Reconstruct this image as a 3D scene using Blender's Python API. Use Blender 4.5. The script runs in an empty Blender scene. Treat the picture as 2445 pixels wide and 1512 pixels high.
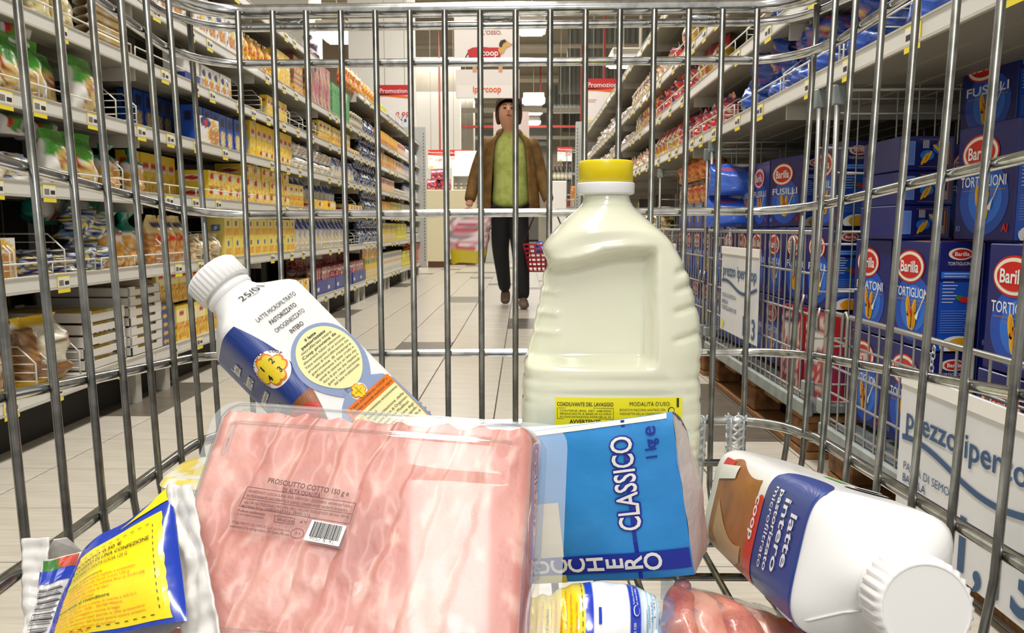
import bpy, math, random
from mathutils import Vector, Matrix, noise
R = math.radians
PI = math.pi
random.seed(7)
SC = bpy.context.scene
COL = SC.collection
# ------------------------------------------------------------------ camera
IW, IH, FPX = 2445, 1512, 1850.0
CAMH, PITCH, YAW = 0.66, R(6.52), R(0.79)
cd = bpy.data.cameras.new('camera'); cam = bpy.data.objects.new('camera', cd); COL.objects.link(cam)
cd.sensor_width = 36; cd.lens = 36 * FPX / IW; cd.clip_start = .02; cd.clip_end = 300
cam.location = (0, 0, CAMH); cam.rotation_euler = (PI/2 - PITCH, 0, YAW)
SC.camera = cam
cd.dof.use_dof = True; cd.dof.focus_distance = .62; cd.dof.aperture_fstop = 40
# ------------------------------------------------------------------ world, lights, exposure
SC.view_settings.view_transform = 'Standard'; SC.view_settings.look = 'None'
SC.view_settings.gamma = 1; SC.view_settings.use_curve_mapping = False
SC.view_settings.exposure = 1.05
wd = bpy.data.worlds.new('world'); SC.world = wd; wd.use_nodes = True
wd.node_tree.nodes['Background'].inputs[0].default_value = (1.0, .97, .92, 1)
wd.node_tree.nodes['Background'].inputs[1].default_value = .32
def area(name, loc, sx, sy, power, rot=(0,0,0), col=(1,.97,.92)):
    l = bpy.data.lights.new(name, 'AREA'); l.shape = 'RECTANGLE'; l.size = sx; l.size_y = sy; l.energy = power; l.color = col
    o = bpy.data.objects.new(name, l); COL.objects.link(o); o.location = loc; o.rotation_euler = rot; return o
for k, y in enumerate((-2.5, 1.5, 5.5, 9.5)):
    area('ceiling_lamp_light', (-.3, y, 4.6), .5, 3.2, 62)
for k, y in enumerate((14, 19, 25, 32)):
    area('hall_lamp_light', (-1.5, y, 4.7), 7, 1.2, 130)
area('camera_flash_light', (.02, -.1, 1.02), .10, .06, .55, (R(62), 0, 0), (1, 1, 1))
# ------------------------------------------------------------------ pixel helpers (design-time measurements -> metres)
_m = cam.rotation_euler.to_matrix()
EYE = Vector((0, 0, CAMH))
def ray(px, py): return _m @ Vector(((px - IW/2) / FPX, -(py - IH/2) / FPX, -1))
def aY(px, py, Y): d = ray(px, py); return EYE + d * (Y / d.y)
def aX(px, py, X): d = ray(px, py); return EYE + d * (X / d.x)
def aZ(px, py, Z): d = ray(px, py); return EYE + d * ((Z - CAMH) / d.z)
# ------------------------------------------------------------------ materials
MATS = {}
def lin(c): return tuple(((x/12.92) if x <= .04045 else ((x+.055)/1.055)**2.4) for x in c)
def hexc(h):
    h = h.lstrip('#'); h = ''.join(c*2 for c in h) if len(h) == 3 else h
    return lin(tuple(int(h[i:i+2], 16)/255 for i in (0, 2, 4)))
def mat(name, col=(.8,.8,.8), rough=.5, metal=0, spec=None, coat=0, trans=0, ior=None, emit=0, alpha=1, sss=0, bump=None, mix=None):
    if name in MATS: return MATS[name]
    if isinstance(col, str): col = hexc(col)
    m = bpy.data.materials.new(name); m.use_nodes = True; nt = m.node_tree; b = nt.nodes['Principled BSDF']
    b.inputs['Base Color'].default_value = (*col, 1); b.inputs['Roughness'].default_value = rough; b.inputs['Metallic'].default_value = metal
    if spec is not None: b.inputs['Specular IOR Level'].default_value = spec
    if coat: b.inputs['Coat Weight'].default_value = coat; b.inputs['Coat Roughness'].default_value = .08
    if trans: b.inputs['Transmission Weight'].default_value = trans
    if ior: b.inputs['IOR'].default_value = ior
    if alpha < 1: b.inputs['Alpha'].default_value = alpha
    if sss: b.inputs['Subsurface Weight'].default_value = sss; b.inputs['Subsurface Scale'].default_value = .02
    if emit: b.inputs['Emission Color'].default_value = (*col, 1); b.inputs['Emission Strength'].default_value = emit
    tc = None
    if mix or bump: tc = nt.nodes.new('ShaderNodeTexCoord')
    if mix:   # (colour2, scale, lo, hi) noise blend; optional stretch
        c2, sc, lo, hi = mix[:4]
        if isinstance(c2, str): c2 = hexc(c2)
        n = nt.nodes.new('ShaderNodeTexNoise'); n.inputs['Scale'].default_value = sc; n.inputs['Detail'].default_value = 6
        if len(mix) > 4:
            mp = nt.nodes.new('ShaderNodeMapping'); mp.inputs['Scale'].default_value = mix[4]
            nt.links.new(tc.outputs['Object'], mp.inputs[0]); nt.links.new(mp.outputs[0], n.inputs['Vector'])
        else: nt.links.new(tc.outputs['Object'], n.inputs['Vector'])
        cr = nt.nodes.new('ShaderNodeValToRGB'); cr.color_ramp.elements[0].position = lo; cr.color_ramp.elements[1].position = hi
        cr.color_ramp.elements[0].color = (*col, 1); cr.color_ramp.elements[1].color = (*c2, 1)
        nt.links.new(n.outputs['Fac'], cr.inputs[0]); nt.links.new(cr.outputs[0], b.inputs['Base Color'])
    if bump:  # (scale, strength, distance)
        n = nt.nodes.new('ShaderNodeTexNoise'); n.inputs['Scale'].default_value = bump[0]; n.inputs['Detail'].default_value = 3
        nt.links.new(tc.outputs['Object'], n.inputs['Vector'])
        bp = nt.nodes.new('ShaderNodeBump'); bp.inputs['Strength'].default_value = bump[1]; bp.inputs['Distance'].default_value = bump[2]
        nt.links.new(n.outputs['Fac'], bp.inputs['Height']); nt.links.new(bp.outputs[0], b.inputs['Normal'])
    MATS[name] = m; return m
def vmat(name, rough=.4, coat=0, bump=None, sss=0, trans=0):   # colour printed on the thing itself, stored per vertex
    if name in MATS: return MATS[name]
    m = mat(name, (.8,.8,.8), rough, coat=coat, bump=bump, sss=sss, trans=trans); nt = m.node_tree
    a = nt.nodes.new('ShaderNodeAttribute'); a.attribute_name = 'print'
    nt.links.new(a.outputs['Color'], nt.nodes['Principled BSDF'].inputs['Base Color']); return m
def flat(h, rough=.45): return mat('ink_' + h.lstrip('#'), h, rough)
# ------------------------------------------------------------------ mesh builder
class MB:
    def __init__(s): s.v = []; s.f = []; s.mi = []; s.mats = []; s.sm = []; s.col = None
    def m(s, mt):
        if mt not in s.mats: s.mats.append(mt)
        return s.mats.index(mt)
    def add(s, vs, fs, mt, smooth=False, cols=None):
        o = len(s.v); s.v += [tuple(p) for p in vs]; i = s.m(mt)
        for f in fs: s.f.append([o + k for k in f]); s.mi.append(i); s.sm.append(smooth)
        if cols is not None and s.col is None: s.col = [(.8,.8,.8)] * o
        if s.col is not None: s.col += list(cols) if cols is not None else [(.8,.8,.8)] * len(vs)
        return s
    def box(s, a, b, mt, M=None, bev=0):
        x0, y0, z0 = a; x1, y1, z1 = b
        if x0 > x1: x0, x1 = x1, x0
        if y0 > y1: y0, y1 = y1, y0
        if z0 > z1: z0, z1 = z1, z0
        if bev:
            e = min(bev, (x1-x0)*.45, (y1-y0)*.45, (z1-z0)*.45)
            vs = []
            for sx in (0, 1):
                for sy in (0, 1):
                    for sz in (0, 1):
                        X, Y, Z = (x0, x1)[sx], (y0, y1)[sy], (z0, z1)[sz]; dx, dy, dz = (e, -e)[sx], (e, -e)[sy], (e, -e)[sz]
                        vs += [(X, Y+dy, Z+dz), (X+dx, Y, Z+dz), (X+dx, Y+dy, Z)]
            def I(sx, sy, sz, k): return (sx*4 + sy*2 + sz)*3 + k
            fs = []
            for q in (0, 1):
                fs.append([I(q,0,0,0), I(q,1,0,0), I(q,1,1,0), I(q,0,1,0)][::(1 if q else -1)])
                fs.append([I(0,q,0,1), I(0,q,1,1), I(1,q,1,1), I(1,q,0,1)][::(1 if q else -1)])
                fs.append([I(0,0,q,2), I(1,0,q,2), I(1,1,q,2), I(0,1,q,2)][::(1 if q else -1)])
            for a_ in (0, 1):
                for b_ in (0, 1):
                    fs.append([I(a_,b_,0,0), I(a_,b_,1,0), I(a_,b_,1,1), I(a_,b_,0,1)][::(1 if a_ != b_ else -1)])
                    fs.append([I(a_,0,b_,0), I(a_,1,b_,0), I(a_,1,b_,2), I(a_,0,b_,2)][::(-1 if a_ != b_ else 1)])
                    fs.append([I(0,a_,b_,1), I(1,a_,b_,1), I(1,a_,b_,2), I(0,a_,b_,2)][::(1 if a_ != b_ else -1)])
                    for c_ in (0, 1): fs.append([I(a_,b_,c_,0), I(a_,b_,c_,1), I(a_,b_,c_,2)][::(1 if (a_+b_+c_) % 2 else -1)])
        else:
            vs = [(x, y, z) for x in (x0, x1) for y in (y0, y1) for z in (z0, z1)]
            fs = [(0,1,3,2), (4,6,7,5), (0,4,5,1), (2,3,7,6), (0,2,6,4), (1,5,7,3)]
        if M is not None: vs = [M @ Vector(p) for p in vs]
        return s.add(vs, fs, mt)
    def tube(s, pts, r, mt, n=8, cap=True, closed=False, flatz=1):
        pts = [Vector(p) for p in pts]; N = len(pts); vs = []; fs = []
        rr = r if isinstance(r, (list, tuple)) else [r]*N
        up = None
        for i, p in enumerate(pts):
            a = pts[i-1] if (i or closed) else p; b = pts[(i+1) % N] if (i < N-1 or closed) else p
            t = (b - a)
            t = t.normalized() if t.length > 1e-9 else Vector((0,0,1))
            if up is None: up = Vector((0,0,1)) if abs(t.z) < .9 else Vector((1,0,0))
            u = (up - t * up.dot(t))
            if u.length < 1e-6: u = t.orthogonal()
            u.normalize(); w = t.cross(u); up = u
            for k in range(n):
                an = 2*PI*k/n; vs.append(p + (u*math.cos(an)*flatz + w*math.sin(an))*rr[i])
        L = N if closed else N-1
        for i in range(L):
            j = (i+1) % N
            for k in range(n): fs.append((i*n+k, i*n+(k+1) % n, j*n+(k+1) % n, j*n+k))
        if cap and not closed: fs.append(list(range(n))[::-1]); fs.append([(N-1)*n + k for k in range(n)])
        return s.add(vs, fs, mt, True)
    def lathe(s, prof, mt, n=32, M=None, cap=True, cols=None):
        vs = []; fs = []
        for (r, z) in prof:
            for k in range(n): a = 2*PI*k/n; vs.append(Vector((r*math.cos(a), r*math.sin(a), z)))
        for i in range(len(prof)-1):
            for k in range(n): fs.append((i*n+k, i*n+(k+1) % n, (i+1)*n+(k+1) % n, (i+1)*n+k))
        if cap: fs.append(list(range(n))[::-1]); fs.append([(len(prof)-1)*n+k for k in range(n)])
        if M is not None: vs = [M @ p for p in vs]
        return s.add(vs, fs, mt, True)
    def grid(s, fn, nu, nv, mt, closed=False, smooth=True, cf=None, flip=False):
        vs = []; fs = []; cs = [] if cf else None
        for j in range(nv+1):
            for i in range(nu + (0 if closed else 1)):
                u, v = i/nu, j/nv; vs.append(fn(u, v))
                if cf: cs.append(cf(u, v))
        w = nu if closed else nu+1
        for j in range(nv):
            for i in range(nu):
                i2 = (i+1) % w if closed else i+1
                q = (j*w+i, j*w+i2, (j+1)*w+i2, (j+1)*w+i); fs.append(q[::-1] if flip else q)
        return s.add(vs, fs, mt, smooth, cs)
    def poly(s, pts, z0, z1, mt, M=None):   # prism of an xy outline
        n = len(pts); vs = [Vector((x, y, z0)) for x, y in pts] + [Vector((x, y, z1)) for x, y in pts]
        if M is not None: vs = [M @ p for p in vs]
        fs = [list(range(n))[::-1], [n+k for k in range(n)]] + [(k, (k+1) % n, n+(k+1) % n, n+k) for k in range(n)]
        return s.add(vs, fs, mt)
    def mesh(s, name):
        me = bpy.data.meshes.new(name); me.from_pydata(s.v, [], s.f)
        for m_ in s.mats: me.materials.append(m_)
        me.polygons.foreach_set('material_index', s.mi); me.polygons.foreach_set('use_smooth', s.sm)
        if s.col is not None:
            a = me.attributes.new('print', 'FLOAT_COLOR', 'POINT'); fl = []
            for c in s.col: fl += [c[0], c[1], c[2], 1]
            a.data.foreach_set('color', fl)
        me.update(); return me
    def obj(s, name, parent=None, loc=None, label=None):
        o = bpy.data.objects.new(name, s.mesh(name)); COL.objects.link(o)
        if parent is not None: o.parent = parent
        if loc: o.location = loc
        if label: o['label'] = label
        return o
def short(t):   # keep a description within sixteen words
    for a, b in ((' the ', ' '), (' on very top', ' atop'), (' from near end', ' along'), ('from near post', 'from post'), (' standing', ''), (' lying', ''), (' small', ''), (' crumpled', '')):
        while len(t.split()) > 16 and a in t: t = t.replace(a, b, 1)
    return t
def tag(o, label=None, cat=None, group=None, kind=None):
    if label: label = short(label)
    if label: o['label'] = label
    if cat: o['category'] = cat
    if group: o['group'] = group
    if kind: o['kind'] = kind
    return o
def empty(name, loc=(0,0,0), rot=(0,0,0), label=None, cat=None, group=None, kind=None):
    o = bpy.data.objects.new(name, None); COL.objects.link(o); o.empty_display_size = .05
    o.location = loc; o.rotation_euler = rot; return tag(o, label, cat, group, kind)
def kids(o): return KIDS.get(o.name, [])
KIDS = {}
def dup(o, loc=None, rot=None, label=None, group=None):
    c = o.copy(); COL.objects.link(c); lst = []
    for ch in kids(o):
        d = ch.copy(); COL.objects.link(d); d.parent = c; lst.append(d)
        for g in kids(ch): e = g.copy(); COL.objects.link(e); e.parent = d
    if lst: KIDS[c.name] = lst
    if loc is not None: c.location = loc
    if rot is not None: c.rotation_euler = rot
    if label: c['label'] = label
    if group: c['group'] = group
    return c
def reg(p, *ch): KIDS.setdefault(p.name, []).extend(ch)
def smooth(a, b, x):
    t = max(0, min(1, (x-a)/(b-a))) if a != b else float(x > a); return t*t*(3-2*t)
def bil(p00, p10, p11, p01):
    p00, p10, p11, p01 = map(Vector, (p00, p10, p11, p01))
    return lambda u, v: (p00*(1-u) + p10*u)*(1-v) + (p01*(1-u) + p11*u)*v
# ------------------------------------------------------------------ flat print: lettering and shapes laid on a surface
TXT = {}
def text_mesh(body, bold=0.0, shear=0):
    bold = 0 if ('M' in body or 'm' in body) else min(bold, .012) if len(body) > 12 else min(bold, .022); k = (body, bold, shear)
    if k in TXT: return TXT[k]
    cu = bpy.data.curves.new('t', 'FONT'); cu.body = body; cu.size = 1; cu.resolution_u = 3; cu.offset = bold; cu.shear = shear
    cu.fill_mode = 'FRONT'
    ob = bpy.data.objects.new('t', cu); COL.objects.link(ob)
    dg = bpy.context.evaluated_depsgraph_get(); ev = ob.evaluated_get(dg); me = ev.to_mesh()
    vs = [(v.co.x, v.co.y) for v in me.vertices]; fs = [tuple(p.vertices) for p in me.polygons]
    ev.to_mesh_clear(); bpy.data.objects.remove(ob); bpy.data.curves.remove(cu)
    w = max([v[0] for v in vs], default=0); TXT[k] = (vs, fs, w); return TXT[k]
class Print:
    """S(u, v) -> point on a surface, N(u, v) -> outward normal; u, v in metres (or any unit the caller uses)"""
    def __init__(s, S, flip=1, eps=.0004, h=1e-3): s.S = S; s.e = eps; s.h = h; s.flip = flip; s.mb = MB()
    def pt(s, u, v, lift):
        p = Vector(s.S(u, v)); a = Vector(s.S(u+s.h, v)) - p; b = Vector(s.S(u, v+s.h)) - p
        n = a.cross(b)
        if n.length > 0: n.normalize()
        return p + n * s.flip * s.e * lift
    def raw(s, vs, fs, mt, lift=1):
        P = [s.pt(u, v, lift) for u, v in vs]
        if s.flip < 0: fs = [f[::-1] for f in fs]
        s.mb.add(P, fs, mt)
    def rect(s, u0, v0, u1, v1, mt, lift=1, n=6, m=6):
        vs = [(u0+(u1-u0)*i/n, v0+(v1-v0)*j/m) for j in range(m+1) for i in range(n+1)]
        fs = [(j*(n+1)+i, j*(n+1)+i+1, (j+1)*(n+1)+i+1, (j+1)*(n+1)+i) for j in range(m) for i in range(n)]; s.raw(vs, fs, mt, lift)
    def blob(s, cu, cv, fr, mt, lift=1, n=36, rings=4):   # fr(angle) -> (du, dv)
        vs = [(cu, cv)]; fs = []
        for r in range(1, rings+1):
            for k in range(n): du, dv = fr(2*PI*k/n); vs.append((cu+du*r/rings, cv+dv*r/rings))
        for k in range(n): fs.append((0, 1+k, 1+(k+1) % n))
        for r in range(1, rings):
            for k in range(n): a = 1+(r-1)*n; b = 1+r*n; fs.append((a+k, b+k, b+(k+1) % n, a+(k+1) % n))
        s.raw(vs, fs, mt, lift)
    def oval(s, cu, cv, ru, rv, mt, lift=1, rot=0, n=32, rings=3):
        c, d = math.cos(rot), math.sin(rot)
        s.blob(cu, cv, lambda a: (ru*math.cos(a)*c - rv*math.sin(a)*d, ru*math.cos(a)*d + rv*math.sin(a)*c), mt, lift, n, rings)
    def shape(s, pts, mt, lift=1, rings=3):   # star-shaped outline about its mean
        cu = sum(p[0] for p in pts)/len(pts); cv = sum(p[1] for p in pts)/len(pts); n = len(pts)
        s.blob(cu, cv, lambda a: (pts[int(round(a/(2*PI)*n)) % n][0]-cu, pts[int(round(a/(2*PI)*n)) % n][1]-cv), mt, lift, n, rings)
    def text(s, body, u, v, size, mt, rot=0, align='c', bold=0.0, sx=1, lift=1, shear=0, width=None):
        vs, fs, w = text_mesh(body, bold, shear)
        if width: sx = width/(w*size)
        ox = {'c': -w/2, 'l': 0, 'r': -w}[align]; c, d = math.cos(rot), math.sin(rot)
        P = [((x+ox)*size*sx, y*size) for x, y in vs]
        s.raw([(u + x*c - y*d, v + x*d + y*c) for x, y in P], fs, mt, lift)
    def line(s, pts, w, mt, lift=1):
        for (a, b), (c, d) in zip(pts[:-1], pts[1:]):
            L = math.hypot(c-a, d-b) or 1; nx, ny = -(d-b)/L*w/2, (c-a)/L*w/2
            s.raw([(a-nx, b-ny), (c-nx, d-ny), (c+nx, d+ny), (a+nx, b+ny)], [(0,1,2,3)], mt, lift)
    def done(s, name, parent, label=None): return s.mb.obj(name, parent, label=label)
STEEL = mat('chromed_steel', (.55,.55,.53), .2, 1, mix=((.40,.40,.38), 60, .42, .62))
# ================================================================== SETTING
TILE = mat('pale_floor_tile', '#cdc6b8', .28, mix=(hexc('#b9b1a1'), 5, .35, .7, (1, 14, 1)), spec=.5)
TILE2 = mat('dark_floor_tile', '#6f675b', .3, mix=(hexc('#5b544a'), 5, .35, .7, (1, 14, 1)))
GROUT = mat('floor_grout', '#3f3a33', .8)
WALLM = mat('painted_wall', '#e8e4da', .7)
GREYM = mat('grey_concrete', '#b8b09f', .8, mix=(hexc('#a8a08f'), 1.2, .4, .6))
CEILM = mat('ceiling_deck', '#cfc7b4', .8)
BEAMM = mat('ceiling_beam', '#c6beab', .7)
CORR = mat('corrugated_sheet', '#8d918c', .5)
REDP = mat('red_paint', '#a8342c', .5)
LAMPM = mat('lamp_glow', (1, .98, .93), .5, emit=7)
WHITEP = mat('white_plastic', '#f1efe9', .45)
fl = MB(); fl.box((-9, -1.5, -.05), (9, 46, -.004), GROUT); floor = fl.obj('floor'); tag(floor, kind='structure')
darks = set()
for i, js in ((-3, (4, 5, 14, 15, 24, 25)), (-4, (4, 5)), (0, (9, 18, 19, 29)), (2, (12, 13, 23, 34)), (4, (3, 4, 5)), (5, (3, 4, 5, 15)), (-1, (33,)), (1, (25, 38)), (3, (27, 19))):
    for j in js: darks.add((i, j))
tm = MB().box((.0022, .0022, -.01), (.2978, .2978, 0), TILE, bev=.0006).mesh('tile')
td = MB().box((.0022, .0022, -.01), (.2978, .2978, 0), TILE2, bev=.0006).mesh('tile')
for i in range(-4, 6):
    for j in range(-3, 21):
        o = bpy.data.objects.new('tile', td if (i, j) in darks else tm); COL.objects.link(o); o.parent = floor; o.location = (-.7 + .3*i, 1.46 + .3*j, 0)
far = MB()
for i in range(-16, 19):
    for j in range(-4, 120):
        if -4 <= i < 6 and -3 <= j < 21: continue
        dk = (i, j) in darks or (j > 30 and (i*3 + j*2) % 11 == 0)
        if j > 60 and i % 2: continue
        w = .2985 if j <= 60 else .5985
        x, y = -.7 + .3*i, 1.46 + .3*j
        if j > 60 and j % 2: continue
        far.box((x+.0015, y+.0015, -.01), (x+w, y+w, 0), TILE2 if dk else TILE)
o = far.obj('tile', floor); tag(o, kind='stuff')
# far and side walls
w = MB(); w.box((-9.2, 44, 0), (9, 44.3, 7), WALLM); tag(w.obj('wall_back'), kind='structure')
w = MB(); w.box((-9.3, 11.6, 0), (-9, 44, 7), WALLM); tag(w.obj('wall_left'), kind='structure')
w = MB(); w.box((9, 11.6, 0), (9.3, 44, 7), GREYM); tag(w.obj('wall_right'), kind='structure')
# ceiling deck with cross beams and trapezoid sheet
c = MB(); c.box((-9.3, -3, 6.6), (9.3, 44.3, 6.75), CEILM); ceil = c.obj('ceiling'); tag(ceil, kind='structure')
for k, y in enumerate((13.5, 16.5, 20, 24, 28, 33, 38)):
    b = MB(); b.box((-9, y, 5.2), (9, y+.35, 5.9), BEAMM); b.box((-9, y-.12, 5.1), (9, y+.47, 5.2), BEAMM)
    b.obj('beam', ceil)
for y in (18, 22.3, 26, 31):
    b = MB()
    for q in range(60): b.box((1.0 + q*.13, y, 4.45), (1.07 + q*.13, y+.04, 5.3), CORR)
    b.box((1, y+.04, 4.4), (8.9, y+.1, 5.3), CORR); b.obj('sheet_panel', ceil)
b = MB(); b.box((-1.1, 29.3, 3.7), (1.1, 29.6, 4.5), CORR); b.box((-2.6, 30.5, 2.8), (-.2, 30.7, 4.4), CORR); b.obj('duct_panel', ceil)
p = MB()
for (x, z, y) in ((1.6, 5.0, 15), (3.4, 4.5, 17), (-3.2, 4.7, 14.6)): p.tube([(x-6, y, z), (x+6, y, z)], .05, GREYM, 6)
for y, z in ((23, 4.0), (29, 3.9), (36, 4.2)): p.box((-8, y, z), (8, y+.15, z+.12), BEAMM)
for x, y in ((2.2, 15), (3.1, 15), (1.35, 18)): p.tube([(x, y, 3.5), (x, y, 6.6)], .035, GREYM, 6)
p.obj('pipe_run', ceil)
p = MB()
for (px_, y, z0, z1) in ((1050, 16, 2.0, 4.7), (1441, 13, 2.9, 4.6), (1388, 13, 2.2, 3.6), (992, 14, 2.6, 5.2), (1290, 21, 3.9, 5.1)):
    q = aY(px_, 300, y); p.box((q.x-.018, y-.018, z0), (q.x+.018, y+.018, z1), REDP)
p.box((-3, 20.95, 3.3), (6, 21.03, 3.36), REDP)
p.obj('red_hanger', ceil)
# columns
def column(n, x0, x1, y, d, m, lab, h=6.6):
    b = MB(); b.box((x0, y, 0), (x1, y+d, h), m, bev=.01); o = b.obj(n); tag(o, kind='structure')
a, b_ = aY(833, 200, 11.9), aY(974, 200, 11.9); column('column', a.x, b_.x, 11.9, .9, WALLM, '')
a, b_ = aY(600, 200, 12.6), aY(742, 200, 12.6); column('column', a.x, b_.x, 12.6, .8, WALLM, '')
a, b_ = aY(1080, 200, 24.6), aY(1130, 200, 24.6); column('column', a.x, b_.x, 24.6, .8, GREYM, '')
a, b_ = aY(1288, 200, 30.1), aY(1345, 200, 30.1); column('column', a.x, b_.x, 30.1, .8, GREYM, '')
w = MB(); a, b_ = aY(985, 200, 19), aY(1098, 200, 19); w.box((a.x - 2, 19, 0), (b_.x, 19.3, 3.9), WALLM); w.box((a.x-2, 19, 3.9), (b_.x, 19.3, 6.5), GREYM)
tag(w.obj('partition'), kind='structure')
w = MB(); a, b_ = aY(745, 100, 18), aY(835, 100, 18); w.box((a.x-1, 18, 3.2), (b_.x+.5, 18.2, 6.4), mat('brown_sheet', '#8f7d68', .7)); tag(w.obj('partition'), kind='structure')
# ceiling lamps
def lamp(px0, py0, px1, py1, Y, lab, grp=None, long=.5):
    a, b_ = aY(px0, py0, Y), aY(px1, py1, Y); cx = (a.x+b_.x)/2; w2 = abs(b_.x-a.x)/2; z = min(a.z, b_.z)
    e = empty('ceiling_lamp', (cx, Y, z), label=lab, cat='ceiling lamp', group=grp)
    m = MB(); n = 4; vs = []
    m.box((-w2, 0, .03), (w2, long, .16), BEAMM, bev=.02)
    m.add([(-w2-.02, -.02, 0), (w2+.02, -.02, 0), (w2, 0, .05), (-w2, 0, .05), (-w2-.02, long+.02, 0), (w2+.02, long+.02, 0), (w2, long, .05), (-w2, long, .05)],
          [(0,1,2,3), (5,4,7,6), (1,5,6,2), (4,0,3,7)], WHITEP)
    m.obj('housing', e)
    d = MB(); d.box((-w2+.02, .0, -.04), (w2-.02, long-.02, .03), LAMPM, bev=.02); d.obj('diffuser', e)
    h = MB(); h.tube([(0, long/2, .16), (0, long/2, 6.6 - z)], .008, GREYM, 4); h.obj('hanger', e)
lamp(750, 22, 828, 70, 13.0, 'bright glowing ceiling lamp beside the white column, above the pasta shelves', long=.9)
lamp(1238, 20, 1302, 53, 13.2, 'glowing ceiling lamp just right of the hanging dachshund banner top', long=.8)
lamp(1462, 108, 1530, 136, 13.6, 'white ceiling lamp above the upper edge of the far-right shelves', long=.8)
for k, (y0, y1, Y) in enumerate(((222, 236, 20), (251, 263, 23.5), (279, 289, 27), (303, 311, 31), (322, 329, 35), (341, 347, 40))):
    lamp(1249+k*3, y0, 1300-k*5, y1, Y, '%s lamp in the receding ceiling row above the walking person' % ('nearest', 'second', 'third', 'fourth', 'fifth', 'farthest')[k], 'receding row of ceiling lamps', .8)
# ================================================================== SHELVING
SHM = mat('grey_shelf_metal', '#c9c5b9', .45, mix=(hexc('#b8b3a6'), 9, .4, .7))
SHU = mat('shelf_underside', '#8f8a7c', .55)  # darker than the shelf metal: shade below the boards put into the colour
BACKM = mat('shelf_back_panel', '#3a3833', .7)  # dark grey has the shadow inside the shelves painted into the panel colour
RAILM = mat('price_rail', '#e2e1da', .35, coat=.3)
WIREM = mat('white_wire', '#d9d7cd', .4, metal=.2)
TAGY = mat('yellow_tag', '#f3df2c', .5); TAGW = mat('white_tag', '#efece0', .5); INK = mat('black_ink', '#26242a', .6)
ZL = [.175, .51, .79, 1.04, 1.29, 1.52, 1.84]
XL = -1.45
BAY = 1.33
def shelf_mesh(w, d, side, lip=.042):   # front at x=0, body to -x (side=-1) or +x (side=1)
    m = MB(); s = side
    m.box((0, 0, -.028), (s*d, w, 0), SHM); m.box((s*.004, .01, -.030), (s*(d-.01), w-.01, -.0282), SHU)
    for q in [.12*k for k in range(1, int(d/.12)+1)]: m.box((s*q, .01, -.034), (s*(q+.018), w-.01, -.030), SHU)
    m.box((s*.02, .0, -.075), (s*d, .006, -.028), SHM); m.box((s*.02, w-.006, -.075), (s*d, w, -.028), SHM)
    return m.mesh('shelf')
def rail_mesh(w, side):
    m = MB(); s = -side
    m.box((0, 0, -.034), (s*.006, w-.004, .006), RAILM, bev=.002); m.box((0, 0, -.040), (s*.009, w-.004, -.034), SHM); m.box((0, 0, .004), (s*.009, w-.004, .008), SHM)
    return m.mesh('price_rail')
def tag_mesh(side):
    s = -side; m = MB(); x = s*.0075; e = s*.0012
    def q(y0, z0, y1, z1, mt, k): m.box((x, y0, z0), (x+e*k, y1, z1), mt)
    q(-.032, -.052, .032, .0, TAGY, 1); q(-.030, -.034, .030, -.004, TAGW, 1.3)
    for k in range(7): q(-.026+.0035*k, -.03, -.026+.0035*k+.0018, -.012, INK, 1.6)
    q(.004, -.028, .026, -.016, INK, 1.6)
    return m.mesh('price_tag')
DEP = {-1: .46, 1: .74}
RAILS = {}; SHELVES = {}
for sd in (-1, 1):
    RAILS[sd] = rail_mesh(BAY, sd); SHELVES[sd] = shelf_mesh(BAY, DEP[sd], sd)
TAGM = {sd: tag_mesh(sd) for sd in (-1, 1)}
def link(name, mesh, parent, loc=(0,0,0)):
    o = bpy.data.objects.new(name, mesh); COL.objects.link(o); o.parent = parent; o.location = loc; return o
def bay(x, y, side, zs, base, lab, cat='shelving', top=2.02, skip=(), tags=True, backz=0.0):
    e = empty('shelving_bay', (x, y, 0), label=lab, cat=cat)
    bm = MB(); D_ = DEP[side] + .01; bm.box((side*D_, 0, backz), (side*(D_+.02), BAY, top), BACKM)
    for q in range(1, 9): bm.box((side*(D_-.004), q*BAY/9, backz), (side*D_, q*BAY/9+.004, top), SHU)
    bm.obj('back_panel', e)
    u = MB(); u.box((side*(D_-.03), 0, backz), (side*D_, .04, top), SHM); u.obj('upright', e)
    if base:
        b = MB(); b.box((side*.08, .0, .0), (side*.47, BAY, .12), mat('dark_plinth', '#2b2925', .8))
        for q in (.1, BAY-.14): b.box((side*.01, q, 0), (side*.05, q+.04, .13), SHM)
        b.obj('plinth', e)
    for k, z in enumerate(zs):
        if k in skip: continue
        s = link('shelf', SHELVES[side], e, (0, 0, z)); link('price_rail', RAILS[side], s)
        if tags:
            for q in range(random.choice((3, 4, 5)) if y < 7 else 3):
                link('price_tag', TAGM[side], s, (0, .12 + (q + random.random()*.6)*.27, 0))
    return e
ords = ['first', 'second', 'third', 'fourth', 'fifth', 'sixth', 'seventh', 'eighth', 'ninth']
LB = []
for k in range(7):
    y = 1.67 + BAY*k
    LB.append(bay(XL, y, -1, ZL, True, 'grey shelving bay of the pasta run, %s from the near end' % ords[k], skip=(6,) if k == 3 else ()))
for k in range(7):
    y = .8 + 1.33*k
    if k > 6: break
    bay(.80, y + .35, 1, [1.07, 1.31, 1.52, 1.86], False, 'grey shelving bay over the wire cages, %s from the near end' % ords[k], top=2.0, backz=.0)
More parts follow.
